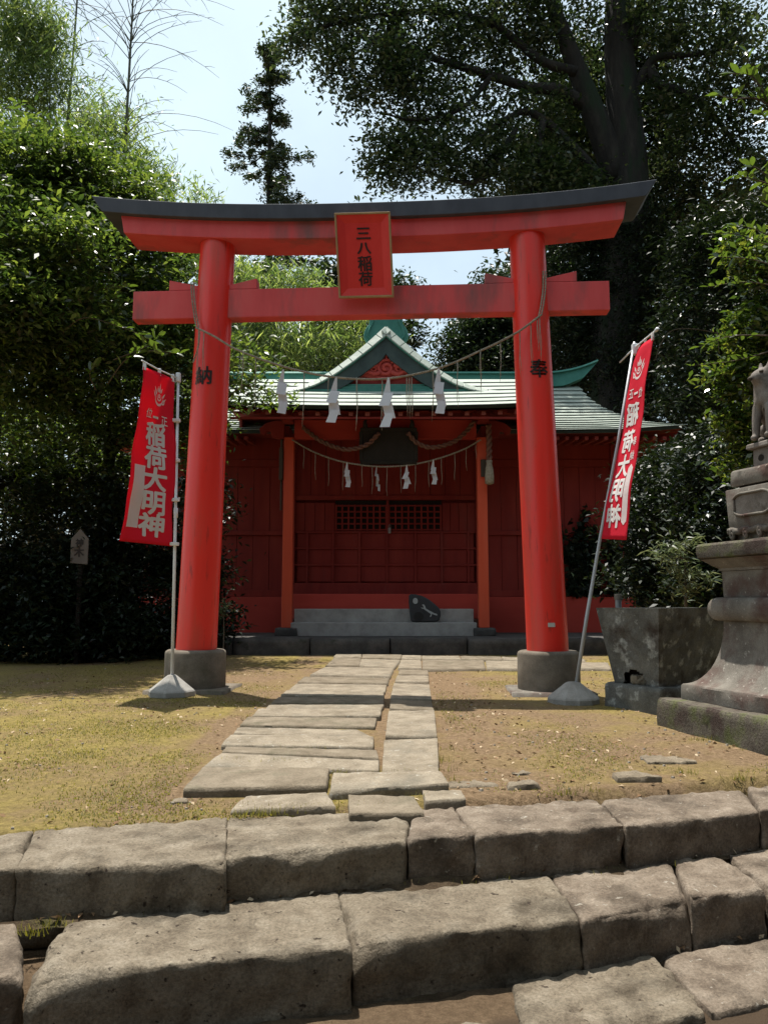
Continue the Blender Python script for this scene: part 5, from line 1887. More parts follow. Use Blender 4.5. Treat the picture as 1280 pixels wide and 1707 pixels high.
def tree(name, label, cat, base, trunk, blobs, L, W, mat, bark='bark', seed=1, group=None, per_clump=38, clump=.2, flat=.6, shell=.45, droop=.3, tilt=.5, limbs=True, limb_r=.06, tn=10):
    rng = np.random.default_rng(seed)
    root = thing(name, label, cat, base, group=group)
    tr = None
    if trunk:
        pts = [p[:3] for p in trunk]
        rs = [p[3] for p in trunk]
        dense_p = sag_curve(pts, max(12, 6 * (len(pts) - 1)))
        m = len(dense_p)
        rad = [float(np.interp(i / (m - 1), np.linspace(0, 1, len(rs)), rs)) for i in range(m)]
        tr = obj('trunk', Builder().tube(dense_p, rad, tn), M[bark], root, smooth=True)
        if limbs:
            for (x, y, z, r, n) in blobs:
                cands = [p for p in dense_p if p[2] < z + .2] or dense_p[:1]
                p0 = min(cands, key=lambda p: (Vector(p) - Vector((x, y, z - r))).length)
                pth = branch_path(p0, (x, y, z + r * .2), rng)
                rr = limb_r * (0.6 + r * .5)
                obj('limb', Builder().tube(pth, [rr * (1 - .8 * i / (len(pth) - 1)) for i in range(len(pth))], 6), M[bark], tr, smooth=True)
    C = cloud(blobs, rng, per_clump, clump, flat, shell)
    V, Q = leaf_quads(C, L, W, rng, droop, tilt)
    fast_mesh('crown', V, Q, M[mat], root, kind='stuff')
    return root


# tall broad-leaved shrubs on the left, in front of the bamboo
tree('broadleaf_tree', 'big broad-leaved evergreen tree filling the left edge beside the banner', 'tree', (-6.0, 11.9, 0.12),
     [(-6.0, 11.9, 0.1, .16), (-5.9, 11.8, 2.5, .13), (-5.6, 11.3, 5.0, .08), (-5.3, 10.8, 6.4, .03)],
     [(*(-5.226, 10.600, 6.987, 0.598), 3800), (*(-4.682, 10.900, 7.203, 0.492), 3000), (*(-5.188, 11.200, 7.799, 0.337), 1300), (*(-5.742, 10.400, 6.094, 0.860), 3500), (*(-4.774, 10.200, 5.743, 0.729), 4600), (*(-4.344, 10.800, 6.290, 0.487), 2600), (*(-4.918, 10.200, 4.665, 0.729), 4400), (*(-4.373, 10.600, 4.894, 0.598), 3600), (*(-5.130, 10.900, 4.133, 0.738), 3600), (*(-4.570, 11.400, 4.187, 0.686), 3000), (*(-5.765, 12.200, 3.171, 1.101), 4200), (*(-4.959, 12.500, 3.321, 0.940), 3600), (*(-5.693, 11.600, 7.067, 0.611), 2400), (*(-5.005, 11.600, 6.109, 0.698), 2400), (*(-3.933, 9.700, 5.591, 0.306), 900), (*(-4.605, 9.500, 4.874, 0.393), 1200), (*(-5.126, 9.400, 4.529, 0.495), 1500)],
     .112, .046, 'leaf_broad', seed=21, per_clump=54, clump=.25, flat=.30, tilt=.6)
tree('broadleaf_tree', 'broad-leaved evergreen tree right behind the red banner and left pillar', 'tree', (-4.6, 12.9, 0.14),
     [(-4.6, 12.9, 0.1, .14), (-4.5, 12.8, 2.5, .11), (-4.2, 12.3, 5.0, .06), (-4.0, 12.0, 6.0, .02)],
     [(*(-4.176, 12.000, 7.176, 0.632), 3400), (*(-4.597, 11.800, 7.665, 0.355), 1100), (*(-4.071, 12.200, 7.789, 0.312), 700), (*(-4.023, 11.800, 6.100, 0.710), 3800), (*(-3.596, 12.200, 6.573, 0.459), 1900), (*(-3.430, 11.900, 5.467, 0.582), 2900), (*(-3.865, 11.600, 4.796, 0.654), 3400), (*(-3.235, 12.300, 4.829, 0.509), 2000), (*(-4.191, 12.400, 4.076, 0.746), 3000), (*(-3.583, 13.000, 3.818, 0.684), 2600), (*(-3.093, 13.000, 4.123, 0.489), 1500), (*(-2.341, 12.400, 4.417, 0.261), 320), (*(-1.940, 12.600, 4.373, 0.227), 220), (*(-2.175, 12.500, 4.841, 0.226), 220), (*(-2.429, 12.300, 4.976, 0.222), 220)],
     .112, .046, 'leaf_broad', seed=22, per_clump=50, clump=.24, flat=.30, tilt=.6)
# sunlit sprays in front of the left trees: individual leaves on twigs
# dark understorey on the left
for i, (x, y, lab, bl_) in enumerate((
        (-6.0, 12.4, 'low dark shrub at the left edge under the broad-leaved tree', [(*(-5.619, 12.200, 2.144, 1.009), 4200), (*(-6.393, 12.200, 1.227, 0.917), 2500), (*(-5.430, 12.100, 1.135, 0.773), 3600), (*(-5.800, 12.000, 0.512, 0.451), 2000), (*(-5.131, 11.900, 0.499, 0.403), 2000), (*(-4.843, 12.000, 1.045, 0.541), 2200)]),
        (-4.6, 12.5, 'dark shade shrub behind the pale wooden sign', [(*(-4.595, 12.400, 2.351, 0.932), 3800), (*(-4.475, 12.200, 1.227, 0.871), 3600), (*(-3.894, 12.600, 1.991, 0.758), 2800), (*(-4.374, 12.000, 0.557, 0.406), 2000), (*(-3.794, 12.000, 0.557, 0.379), 2000), (*(-4.648, 11.800, 0.477, 0.319), 1400)]),
        (-3.4, 13.2, 'dark shrub between the left gate pillar and the shrine platform', [(*(-3.789, 13.000, 1.048, 0.782), 3000), (*(-3.218, 13.400, 1.550, 0.605), 2200), (*(-3.194, 13.600, 2.689, 0.614), 1800), (*(-2.903, 13.200, 0.756, 0.447), 1500), (*(-3.467, 12.600, 0.507, 0.379), 1600), (*(-3.048, 12.800, 0.574, 0.385), 1500)]))):
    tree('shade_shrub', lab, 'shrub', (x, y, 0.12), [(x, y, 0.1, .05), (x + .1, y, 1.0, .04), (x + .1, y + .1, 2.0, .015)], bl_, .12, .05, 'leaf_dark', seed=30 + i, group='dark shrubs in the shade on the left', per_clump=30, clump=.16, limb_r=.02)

# bamboo -------------------------------------------------------------
def bamboo(label, blobs, culms, seed, L=.17, W=.02, n_scale=1.0):
    rng = np.random.default_rng(seed)
    xs_ = [c[0][0][0] for c in culms]
    root = thing('bamboo_clump', label, 'bamboo', (sum(xs_) / len(xs_), culms[0][0][0][1], 0.15), group='leafy bamboo behind the shrubs')
    for path_, r in culms:
        P = sag_curve(path_, 18)
        m = len(P)
        obj('culm', Builder().tube(P, [r * (1 - .75 * i / (m - 1)) for i in range(m)], 7), M['culm'], root, smooth=True)
    C = cloud(blobs, rng, 34, .26, .7, .15)
    V, Q = leaf_quads(C, L, W, rng, .75, .9)
    fast_mesh('foliage', V, Q, M['leaf_bamboo'], root, kind='stuff')
    return root


bamboo('dense bamboo crown in the upper left corner above the broad-leaved tree',
       [(*(-8.069, 16.000, 13.478, 0.902), 3744), (*(-7.340, 16.000, 13.197, 0.662), 2160), (*(-7.099, 16.000, 12.222, 0.541), 1296), (*(-7.995, 16.000, 12.083, 0.842), 3024), (*(-7.539, 16.200, 11.525, 0.548), 1296), (*(-8.931, 16.000, 12.638, 1.083), 2160), (*(-8.013, 16.000, 14.899, 1.083), 2160)],
       [([(-8.6, 16.3, .15), (-8.3, 16.2, 5), (-7.7, 16.1, 9), (-7.924, 16.000, 13.197)], .05), ([(-7.9, 16.5, .15), (-7.7, 16.3, 5), (-7.2, 16.2, 9), (-7.223, 16.000, 13.478)], .045)], 41, .19, .028)
bamboo('thin pale bamboo spray behind the broad-leaved trees under the bare culms',
       [(*(-6.760, 18.000, 12.004, 0.744), 2400), (*(-5.942, 18.000, 11.243, 0.677), 2200), (*(-7.221, 18.000, 12.695, 0.474), 700), (*(-6.496, 18.400, 12.955, 0.623), 900), (*(-5.433, 18.500, 11.139, 0.417), 600), (*(-6.857, 18.000, 10.865, 0.812), 2200), (*(-5.757, 18.200, 10.367, 0.684), 1600)],
       [([(-6.6, 18.2, .15), (-6.5, 18.2, 5), (-6.3, 18.1, 8), (-6.643, 18.000, 12.695)], .04), ([(-5.8, 18.2, .15), (-5.7, 18.2, 5), (-5.5, 18.1, 8), (-5.855, 18.000, 11.623)], .035)], 42, .20, .028)
bamboo('bamboo thicket in the sun behind the left half of the shrine roof',
       [(*(-5.464, 23.000, 13.125, 0.450), 310), (*(-4.679, 23.000, 10.566, 1.038), 1860), (*(-3.590, 23.000, 10.006, 1.124), 2108), (*(-2.572, 23.500, 10.583, 0.972), 1488), (*(-1.555, 23.500, 9.632, 0.972), 1612), (*(-3.839, 22.500, 8.542, 1.100), 2108), (*(-2.615, 22.500, 8.362, 1.100), 1984), (*(-1.246, 23.000, 8.342, 0.778), 1116), (*(-5.784, 23.000, 11.507, 0.951), 1240), (*(-5.544, 23.000, 9.263, 1.211), 1612), (*(-0.466, 24.000, 9.237, 0.632), 558)],
       [([(-5.2, 23.2, .15), (-5.1, 23.2, 4), (-4.9, 23.1, 8), (-5.070, 23.000, 11.885)], .05), ([(-3.4, 23.2, .15), (-3.3, 23.2, 4), (-3.2, 23.1, 7), (-3.338, 23.000, 11.129)], .05), ([(-2.4, 23.4, .15), (-2.4, 23.4, 4), (-2.2, 23.3, 7), (-2.295, 23.400, 11.306)], .045), ([(-1.2, 23.4, .15), (-1.3, 23.4, 4), (-1.4, 23.3, 6.5), (-1.463, 23.400, 10.542)], .045)], 43, .30, .036)

for label, pts, r0, seed, spread in (
        ('bare dark bamboo culm nearest the left edge against the sky', [(-7.076, 17.000, 5.752), (-7.169, 17.000, 11.320), (-7.124, 17.000, 13.366), (-7.077, 17.000, 15.464), (-7.058, 17.000, 17.306)], .045, 5, .5),
        ('bare bamboo culm with leafless arching twigs against the open sky', [(-5.935, 17.500, 5.892), (-6.014, 17.500, 10.959), (-5.988, 17.500, 13.729), (-5.972, 17.500, 15.267), (-5.998, 17.500, 17.626)], .05, 6, 1.0)):
    rnd = random.Random(seed)
    root = thing('bamboo_culm', label, 'bamboo', (pts[0][0], pts[0][1], 0.15), group='bare bamboo culms')
    P = sag_curve([(pts[0][0] - .1, pts[0][1], 0.15)] + pts, 40)
    m = len(P)
    obj('culm', Builder().tube(P, [r0 * (1 - .72 * i / (m - 1)) for i in range(m)], 7), M['culm'], root, smooth=True)
    for i in range(int(62 * spread) + 6):
        t = rnd.uniform(.42, .97)
        p = Vector(P[int(t * (m - 1))])
        az = rnd.uniform(0, 2 * math.pi)
        l = rnd.uniform(.8, 2.9) * (spread if spread < 1 else 1)
        el = rnd.uniform(.35, 1.25)
        d = Vector((math.cos(az), math.sin(az) * .7, 0))
        q = [p + d * (l * s * math.cos(el * (1 - .55 * s))) + Vector((0, 0, l * (s * math.sin(el) - .42 * s * s))) for s in np.linspace(0, 1, 7)]
        tb = Builder().tube(q, [.010, .009, .008, .007, .006, .005, .003], 5)
        for j in (3, 4, 5):
            if rnd.random() < .55:
                dd = (d * rnd.uniform(.2, .5) + Vector((0, rnd.uniform(-.3, .3), rnd.uniform(-.25, .4)))) * rnd.uniform(.5, 1.0)
                tb.tube([q[j], q[j] + dd * .5, q[j] + dd + Vector((0, 0, -.06))], [.006, .005, .002], 4)
        obj('twig', tb, M['culm'], root, smooth=True)

# narrow conifer beyond the shrine ---------------------------------------
def conifer(label, top, H, half, seed, n_whorl=32):
    rng = np.random.default_rng(seed)
    tx, ty, tz = top
    root = thing('conifer_tree', label, 'tree', (tx, ty, tz - H), group=None)
    tk = obj('trunk', Builder().tube([(tx, ty, tz - H), (tx + .1, ty, tz - H * .5), (tx, ty, tz)], [.28, .17, .03], 8), M['bark'], root, smooth=True)
    C = []
    for i in range(n_whorl):
        t = (i + .5) / n_whorl
        z = tz - t * H * .80
        k = rng.integers(2, 5)
        for j in range(k):
            l = half * (0.10 + 1.08 * t ** .8) * rng.uniform(.35, 1.25)
            az = rng.uniform(0, 2 * np.pi)
            p0 = np.array([tx, ty, z])
            ups = rng.uniform(-.35, .05)
            p1 = p0 + np.array([math.cos(az) * l, math.sin(az) * l, ups * l + .15 * l])
            if True:
                pth = [tuple(p0), tuple((p0 + p1) / 2 + np.array([0, 0, -.10 * l])), tuple(p1)]
                obj('limb', Builder().tube(pth, [.035, .025, .01], 5), M['bark'], tk, smooth=True)
            for s in np.linspace(.15, 1.0, max(3, int(l / .42))):
                m = int(40 + 56 * s)
                c = p0 + (p1 - p0) * s + np.array([0, 0, -.10 * l * math.sin(math.pi * s)])
                C.append(c + rng.normal(size=(m, 3)) * np.array([.11, .11, .09]) * (.65 + .7 * s))
    for q in np.linspace(0, 1, 60):
        C.append(np.array([tx, ty, tz - q * H * .8]) + rng.normal(size=(26, 3)) * np.array([.10 + .22 * q, .10 + .22 * q, .14]))
    C = np.concatenate(C)
    V, Q = leaf_quads(C, .20, .075, rng, .2, .8)
    fast_mesh('crown', V, Q, M['leaf_conifer'], root, kind='stuff')


conifer('narrow dark conifer standing alone against the sky above the gate', (-5.059, 33.000, 25.868), 22.0, 3.1, 51)
tree('conifer_tree', 'dark bushy conifer behind the gable peak, left of the name plaque bottom', 'tree', (-1.6, 29, .15), [(-1.6, 29, .15, .3), (-1.6, 29, 8, .2), (-1.6, 29, 12.5, .05)],
     [(*(-2.088, 29.000, 13.062, 0.698), 1500), (*(-1.245, 29.000, 12.355, 0.698), 1500), (*(-0.900, 29.000, 10.953, 0.872), 2200), (*(-2.140, 29.000, 11.186, 0.981), 2200), (*(0.000, 29.000, 10.489, 0.654), 1200), (*(-4.699, 30.000, 13.722, 0.722), 1200), (*(0.788, 29.000, 10.953, 0.567), 800), (*(0.657, 30.000, 13.233, 0.496), 600)], .24, .10, 'leaf_conifer', seed=52, clump=.3)

# great tree with spreading limbs on the right ------------------------------
BT = [(*(-1.624, 21.000, 17.470, 0.979), 2095), (*(-2.493, 20.500, 16.359, 0.524), 725), (*(-1.325, 20.500, 15.733, 0.647), 1047), (*(-0.342, 21.000, 17.378, 0.947), 1773), (*(-0.660, 20.500, 14.847, 0.524), 725), (*(0.248, 20.500, 15.200, 0.802), 1370), (*(0.162, 20.000, 15.722, 0.677), 1047), (*(1.023, 21.000, 17.009, 1.263), 2579),
      (*(1.012, 21.000, 14.824, 0.979), 2015), (*(0.245, 20.500, 13.272, 0.678), 1370), (*(0.000, 20.500, 12.666, 0.493), 725), (*(1.225, 20.500, 12.925, 0.848), 1773), (*(2.180, 21.000, 13.749, 1.105), 2095), (*(2.604, 21.500, 16.265, 1.374), 2740), (*(3.006, 21.000, 12.862, 0.868), 1773), (*(3.840, 21.500, 17.390, 1.293), 2418),
      (*(4.129, 21.500, 14.418, 1.212), 2256), (*(4.337, 21.000, 12.686, 0.947), 2095), (*(5.158, 21.000, 12.158, 1.105), 2579), (*(5.566, 23.000, 17.131, 1.211), 1773), (*(4.963, 21.000, 17.748, 1.184), 1934), (*(2.743, 21.000, 18.120, 1.421), 2579), (*(5.884, 23.000, 15.158, 1.211), 2095),
      (*(8.036, 21.000, 17.563, 1.105), 2095), (*(8.996, 20.500, 16.808, 1.156), 2418), (*(9.698, 20.000, 15.374, 1.128), 2418), (*(7.941, 21.000, 15.185, 0.711), 725), (*(8.577, 21.000, 14.285, 0.868), 1047), (*(9.531, 20.500, 14.144, 1.079), 1934), (*(8.220, 21.500, 13.507, 0.647), 725), (*(9.342, 21.000, 12.686, 0.947), 1209), (*(10.115, 20.500, 12.752, 0.925), 1612),
      (*(1.037, 21.000, 19.809, 1.895), 2821), (*(4.503, 21.000, 20.189, 2.211), 3224), (*(7.968, 21.000, 20.189, 2.211), 2821), (*(-1.379, 21.000, 19.243, 1.421), 1773), (*(10.919, 20.500, 18.442, 1.850), 2418)]
big = tree('great_tree', 'huge old tree with thick dark trunk and spreading limbs above the right side', 'tree', (6.3, 21.5, .15),
           [(6.45, 21.5, .15, .95), (6.4, 21.5, 4, .72), (6.35, 21.5, 8, .60), (6.933, 21.500, 12.424) + (.56,), (6.894, 21.500, 14.785) + (.50,), (6.808, 21.500, 17.390) + (.40,), (6.887, 21.500, 20.840) + (.26,)],
           BT, .17, .075, 'leaf_camphor', seed=61, per_clump=30, clump=.26, limbs=False, tn=14)
trk = [c for c in big.children if c.name.startswith('trunk')][0]
for pts, r in (([(6.661, 21.500, 12.964), (5.981, 21.300, 14.839), (5.377, 21.100, 16.348), (4.877, 21.000, 17.748), (4.126, 20.900, 19.532)], .40),
               ([(5.901, 21.300, 15.021), (4.927, 21.100, 15.434), (4.041, 20.900, 15.387), (2.687, 20.800, 15.768), (1.006, 20.700, 16.237), (-0.669, 20.600, 16.704)], .20),
               ([(6.479, 21.500, 12.603), (5.414, 21.200, 13.691), (4.212, 21.000, 14.644), (3.351, 20.900, 14.400), (1.980, 20.700, 13.216)], .16),
               ([(5.426, 21.000, 15.910), (4.417, 21.000, 16.275), (3.060, 20.900, 17.300), (1.356, 20.800, 17.589), (-0.677, 20.800, 17.405), (-2.019, 20.700, 16.962)], .15),
               ([(7.093, 21.400, 15.455), (7.448, 21.200, 16.089), (7.733, 21.000, 16.367), (8.419, 20.800, 16.275), (9.345, 20.600, 16.254)], .17),
               ([(7.539, 21.200, 16.236), (7.752, 21.000, 15.547), (8.207, 20.800, 15.229), (8.890, 20.500, 14.495), (9.605, 20.400, 13.212)], .15),
               ([(7.111, 21.400, 16.939), (7.401, 21.200, 18.095), (7.686, 21.000, 19.620)], .22),
               ([(3.681, 20.900, 14.132), (2.644, 20.800, 12.574), (1.317, 20.700, 12.692), (0.327, 20.500, 13.098)], .09),
               ([(4.461, 21.000, 14.464), (4.241, 20.900, 12.981), (3.951, 20.800, 11.878)], .10),
               ([(3.022, 20.800, 15.678), (2.161, 20.700, 14.626), (0.991, 20.600, 14.208), (0.000, 20.500, 14.319)], .08),
               ([(1.006, 20.700, 16.237), (0.167, 20.600, 16.704), (-1.319, 20.400, 15.661)], .07)):
    P = sag_curve(pts, 6 * (len(pts) - 1))
    m = len(P)
    obj('limb', Builder().tube(P, [r * (1 - .72 * i / (m - 1)) for i in range(m)], 9), M['bark'], trk, smooth=True)

# dark evergreens on the right behind the banner --------------------------------
for i, (x, y, h, lab, bl_) in enumerate((
        (7.4, 22.0, 11, 'dark evergreen tree just right of the right gate pillar', [(*(5.548, 22.100, 10.733, 1.163), 4200), (*(6.449, 22.100, 11.824, 0.997), 3400), (*(5.327, 22.100, 8.940, 1.080), 3600), (*(6.494, 21.900, 9.575, 1.400), 4800), (*(6.257, 21.900, 7.469, 1.400), 4200), (*(5.143, 22.200, 7.557, 0.751), 1600)]),
        (9.8, 21.0, 12, 'dark evergreen tree behind the leaning red banner', [(*(7.413, 21.400, 11.128, 1.207), 4600), (*(7.746, 21.100, 9.433, 1.348), 5000), (*(7.275, 20.900, 7.506, 1.414), 5000), (*(8.207, 21.600, 12.297, 0.812), 1800), (*(7.096, 20.600, 5.465, 1.239), 4200)]),
        (9.8, 16.5, 9, 'dark evergreen tree at the right edge behind the bright shrub', [(*(7.262, 16.800, 8.674, 1.011), 4600), (*(8.054, 16.500, 8.809, 0.992), 4200), (*(7.192, 16.500, 7.061, 1.117), 4800), (*(7.949, 16.000, 6.491, 1.083), 3600), (*(6.856, 16.200, 5.273, 1.096), 4600), (*(7.730, 16.000, 4.718, 0.962), 3000)]))):
    tree('evergreen_tree', lab, 'tree', (x, y, .15), [(x, y, .1, .28), (x, y, h * .5, .2), (x, y, h, .04)], bl_, .16, .055, 'leaf_dark', seed=70 + i, group='dark evergreens on the right', per_clump=34, clump=.22, shell=.55)
tree('evergreen_tree', 'tall dark tree standing behind the trunk of the great tree', 'tree', (8.2, 25.5, .15), [(8.2, 25.5, .1, .3), (8.2, 25.5, 9, .22), (8.0, 25.5, 18, .05)],
     [(*(5.182, 25.000, 15.754, 1.316), 2600), (*(6.425, 25.000, 17.457, 1.316), 2600), (*(6.758, 25.000, 15.121, 1.316), 2800), (*(8.778, 25.000, 15.965, 1.316), 2600), (*(9.637, 25.000, 17.457, 1.128), 1800), (*(7.639, 25.500, 19.771, 1.342), 2200), (*(9.723, 25.000, 14.702, 1.034), 1500), (*(4.754, 25.000, 14.284, 0.940), 1500), (*(9.300, 25.500, 19.993, 1.150), 1500)],
     .26, .10, 'leaf_dark', seed=75, per_clump=34, clump=.34, shell=.4)
for i, (x, y, lab, bl_) in enumerate((
        (5.2, 12.5, 'dark shade shrub behind the basin at the corner of the shrine', [(*(4.213, 12.400, 2.163, 0.653), 3400), (*(4.058, 12.300, 1.412, 0.555), 2600), (*(4.409, 12.000, 1.402, 0.541), 2400), (*(4.574, 12.800, 2.982, 0.674), 3200)]),
        (5.4, 10.8, 'dark leafy shrub behind the pedestal shaft', [(*(4.568, 11.000, 2.031, 0.662), 3600), (*(4.690, 10.600, 1.355, 0.638), 2800), (*(4.366, 10.800, 1.201, 0.487), 2400), (*(4.733, 11.300, 2.924, 0.595), 3200), (*(5.055, 10.600, 2.236, 0.638), 2600)]))):
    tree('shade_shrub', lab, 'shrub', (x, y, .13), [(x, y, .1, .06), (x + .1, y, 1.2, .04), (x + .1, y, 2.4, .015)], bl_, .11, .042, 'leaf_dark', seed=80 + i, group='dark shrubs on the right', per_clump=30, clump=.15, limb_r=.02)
tree('cedar_tree', 'green cedar behind the right shoulder of the shrine roof', 'tree', (5.2, 27, .15), [(5.0, 27, .15, .35), (5.0, 27, 6, .22), (5.0, 27, 11.5, .04)],
     [(*(3.144, 27.000, 10.267, 0.853), 2600), (*(2.508, 27.000, 9.619, 0.650), 1500), (*(3.986, 27.000, 10.483, 0.974), 3000), (*(3.311, 26.800, 8.916, 1.008), 2600), (*(4.317, 26.600, 9.068, 1.000), 2600), (*(4.085, 27.500, 12.214, 0.827), 1600), (*(2.793, 26.800, 8.810, 0.806), 1500), (*(5.039, 27.000, 10.700, 1.015), 2600), (*(5.594, 27.500, 12.438, 1.034), 2200)], .20, .08, 'leaf_conifer', seed=91, clump=.28)
tree('pale_bush', 'small pale-leaved bush lit by the sun between basin and pedestal', 'shrub', (3.55, 9.6, .1), [(3.6, 9.6, .1, .03), (3.6, 9.6, .8, .02), (3.6, 9.55, 1.5, .01)],
     [(*(3.431, 9.600, 1.610, 0.144), 132), (*(3.616, 9.600, 1.719, 0.130), 110), (*(3.529, 9.500, 1.390, 0.157), 132), (*(3.739, 9.500, 1.283, 0.129), 93), (*(3.624, 9.500, 1.106, 0.114), 66), (*(3.320, 9.600, 1.538, 0.087), 49)], .12, .022, 'leaf_pale', 'bark_pale', seed=92, per_clump=12, clump=.07, limb_r=.012)
# broad woods closing the view behind everything
rng = np.random.default_rng(5)
bl_ = []
for px, py, Y, r, n in ((-250, 420, 38, 170, 3000), (-80, 430, 37, 130, 3000), (60, 520, 36, 110, 3000), (200, 540, 36, 100, 3000), (330, 590, 36, 90, 3000), (450, 620, 36, 80, 2600), (560, 640, 37, 60, 2000), (640, 670, 38, 60, 2000), (720, 700, 38, 70, 2000),
                        (800, 640, 37, 60, 2000), (900, 560, 36, 110, 3000), (1000, 450, 36, 130, 3500), (1130, 480, 35, 150, 4000), (1280, 430, 35, 150, 4000), (1480, 400, 35, 200, 4000), (60, 760, 34, 140, 3500), (250, 800, 34, 140, 3500), (900, 780, 33, 140, 3000), (1080, 760, 32, 160, 4000), (1280, 740, 32, 160, 4000), (-150, 750, 34, 160, 3000),
                        (60, 960, 33, 110, 2500), (250, 960, 33, 110, 2500), (1100, 960, 30, 110, 2500), (1280, 960, 30, 120, 2500), (450, 800, 36, 120, 2000), (650, 850, 36, 120, 2000)):
    bl_.append(((px - 640) * Y / 1330, Y, 1 + (1005 - py) * Y / 1330 * 1.01, r * Y / 1330, n))
C = cloud(bl_, rng, 30, .5, .6, .4)
V, Q = leaf_quads(C, .55, .24, rng, .3, .6)
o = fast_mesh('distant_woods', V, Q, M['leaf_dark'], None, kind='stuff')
tag(o, 'dark woods closing the view behind shrine and trees', 'woods')

rng = np.random.default_rng(6)
bl_ = []
for k in range(46):  # extra woods out of view, added to dim sky light on shaded fronts
    a = math.radians(150 + 240 * k / 45 + rng.normal(0, 2))
    R_ = rng.uniform(12, 17)
    for z in (1.5, 4.5, 8.0, 11.0):
        bl_.append((R_ * math.cos(math.radians(90) + a - math.radians(0)) * 1.15, 3 + R_ * math.sin(math.radians(90) + a), z + rng.normal(0, .6), 2.3, 420))
bl_ = [q for q in bl_ if q[1] < 4 or abs(q[0]) > 13]
C = cloud(bl_, rng, 22, .6, .6, .4)
V, Q = leaf_quads(C, .7, .34, rng, .3, .6)
o = fast_mesh('added_unseen_woods', V, Q, M['leaf_dark'], None, kind='stuff')
tag(o, 'unseen woods added around and behind the viewpoint to block sky light', 'woods')

# bright-leaved shrub overhanging from the right edge --------------------------------
tree('bright_shrub', 'bright glossy-leaved shrub behind the fox pedestal at the right edge', 'shrub', (5.0, 8.6, .08), [(5.0, 8.6, .08, .06), (4.8, 8.5, 2.0, .045), (4.5, 8.4, 3.6, .03), (4.5, 8.3, 4.8, .012)],
     [(*(4.010, 8.300, 4.757, 0.281), 800), (*(3.790, 8.300, 4.928, 0.125), 160), (*(4.156, 8.300, 4.452, 0.250), 600), (*(4.015, 8.400, 3.984, 0.253), 700), (*(3.705, 8.300, 3.849, 0.137), 200), (*(4.106, 8.500, 3.578, 0.320), 1000), (*(3.756, 8.400, 3.348, 0.221), 500), (*(3.704, 8.400, 2.952, 0.164), 320), (*(3.901, 8.500, 2.776, 0.217), 520), (*(3.680, 8.400, 2.462, 0.114), 160), (*(4.061, 8.600, 2.464, 0.291), 700), (*(4.294, 8.600, 3.133, 0.388), 900), (*(4.355, 8.500, 3.917, 0.383), 800), (*(3.523, 8.300, 3.419, 0.087), 90)],
     .095, .042, 'leaf_bright', 'bark_pale', seed=95, per_clump=14, clump=.075, tilt=.7, limb_r=.02)


def leaf_blade(L=.085, W=.038):
    """an oval blade folded along its midrib"""
    n = 6
    me = bpy.data.meshes.new('leaf')
    vs, fs = [], []
    for i in range(n + 1):
        t = i / n
        w = W * .5 * math.sin(math.pi * min(1, t * .96 + .02)) ** .8
        z = -.10 * L * t * t
        vs += [(t * L, -w, z + w * .35), (t * L, 0, z), (t * L, w, z + w * .35)]
    for i in range(n):
        a = i * 3
        fs += [(a, a + 3, a + 4, a + 1), (a + 1, a + 4, a + 5, a + 2)]
    me.from_pydata(vs, [], fs)
    me.polygons.foreach_set('use_smooth', [True] * len(fs))
    me.materials.append(M['leaf_bright'])
    return me


BLADE = leaf_blade()


def spray(root, pts, r, n, rng, size=1.0, mesh=None, tip=3):
    """a twig with single leaves along it"""
    P = sag_curve(pts, 6 * (len(pts) - 1))
    obj('twig', Builder().tube(P, [r * (1 - .7 * i / (len(P) - 1)) for i in range(len(P))], 6), M['bark_pale'], root, smooth=True)
    org = Vector(root.location)
    for i in range(n):
        t = .25 + .75 * i / max(1, n - 1)
        k = min(len(P) - 2, int(t * (len(P) - 1)))
        p = P[k].lerp(P[k + 1], t * (len(P) - 1) - k)
        d = (P[k + 1] - P[k]).normalized()
        side = Vector((rng.normal(0, 1), rng.normal(0, 1), rng.normal(.35, .6))).normalized()
        dirn = (d * (.9 if i >= n - tip else .45) + side * .75).normalized()
        o = bpy.data.objects.new('leaf', mesh or BLADE)
        COL.objects.link(o)
        o.parent = root
        o.location = p - org
        q = dirn.to_track_quat('X', 'Z')
        o.rotation_mode = 'QUATERNION'
        o.rotation_quaternion = q @ Matrix.Rotation(rng.normal(0, .6), 4, 'X').to_quaternion()
        s = size * rng.uniform(.7, 1.2)
        o.scale = (s, s, s)


rng = np.random.default_rng(77)
sp = thing('leafy_branch', 'sunlit leafy branch reaching in at the top right edge of the view', 'branch', (3.6, 5.6, 2.9))
for pts, n in (([(3.196, 5.800, 4.521), (3.025, 5.800, 4.768), (2.880, 5.750, 4.933), (2.784, 5.700, 5.221)], 22), ([(3.115, 5.800, 4.719), (2.876, 5.750, 4.859), (2.681, 5.700, 4.826), (2.532, 5.700, 4.860)], 14), ([(3.025, 5.800, 4.768), (2.828, 5.700, 4.998), (2.646, 5.700, 5.037)], 9),
               ([(3.173, 5.800, 4.130), (2.992, 5.800, 4.179), (2.832, 5.750, 4.200), (2.664, 5.700, 4.210)], 16), ([(3.038, 5.800, 4.169), (2.872, 5.750, 4.272), (2.768, 5.700, 4.292)], 9), ([(3.112, 5.800, 4.669), (2.976, 5.800, 4.719), (2.922, 5.800, 4.768)], 9), ([(3.068, 5.800, 3.889), (2.960, 5.800, 4.009), (2.903, 5.800, 4.058)], 7)):
    spray(sp, pts, .009, n, rng, 1.12)
sp2 = thing('leafy_branch', 'low sunlit branch of glossy leaves hanging above the stone fox', 'branch', (4.2, 7.6, 2.9))
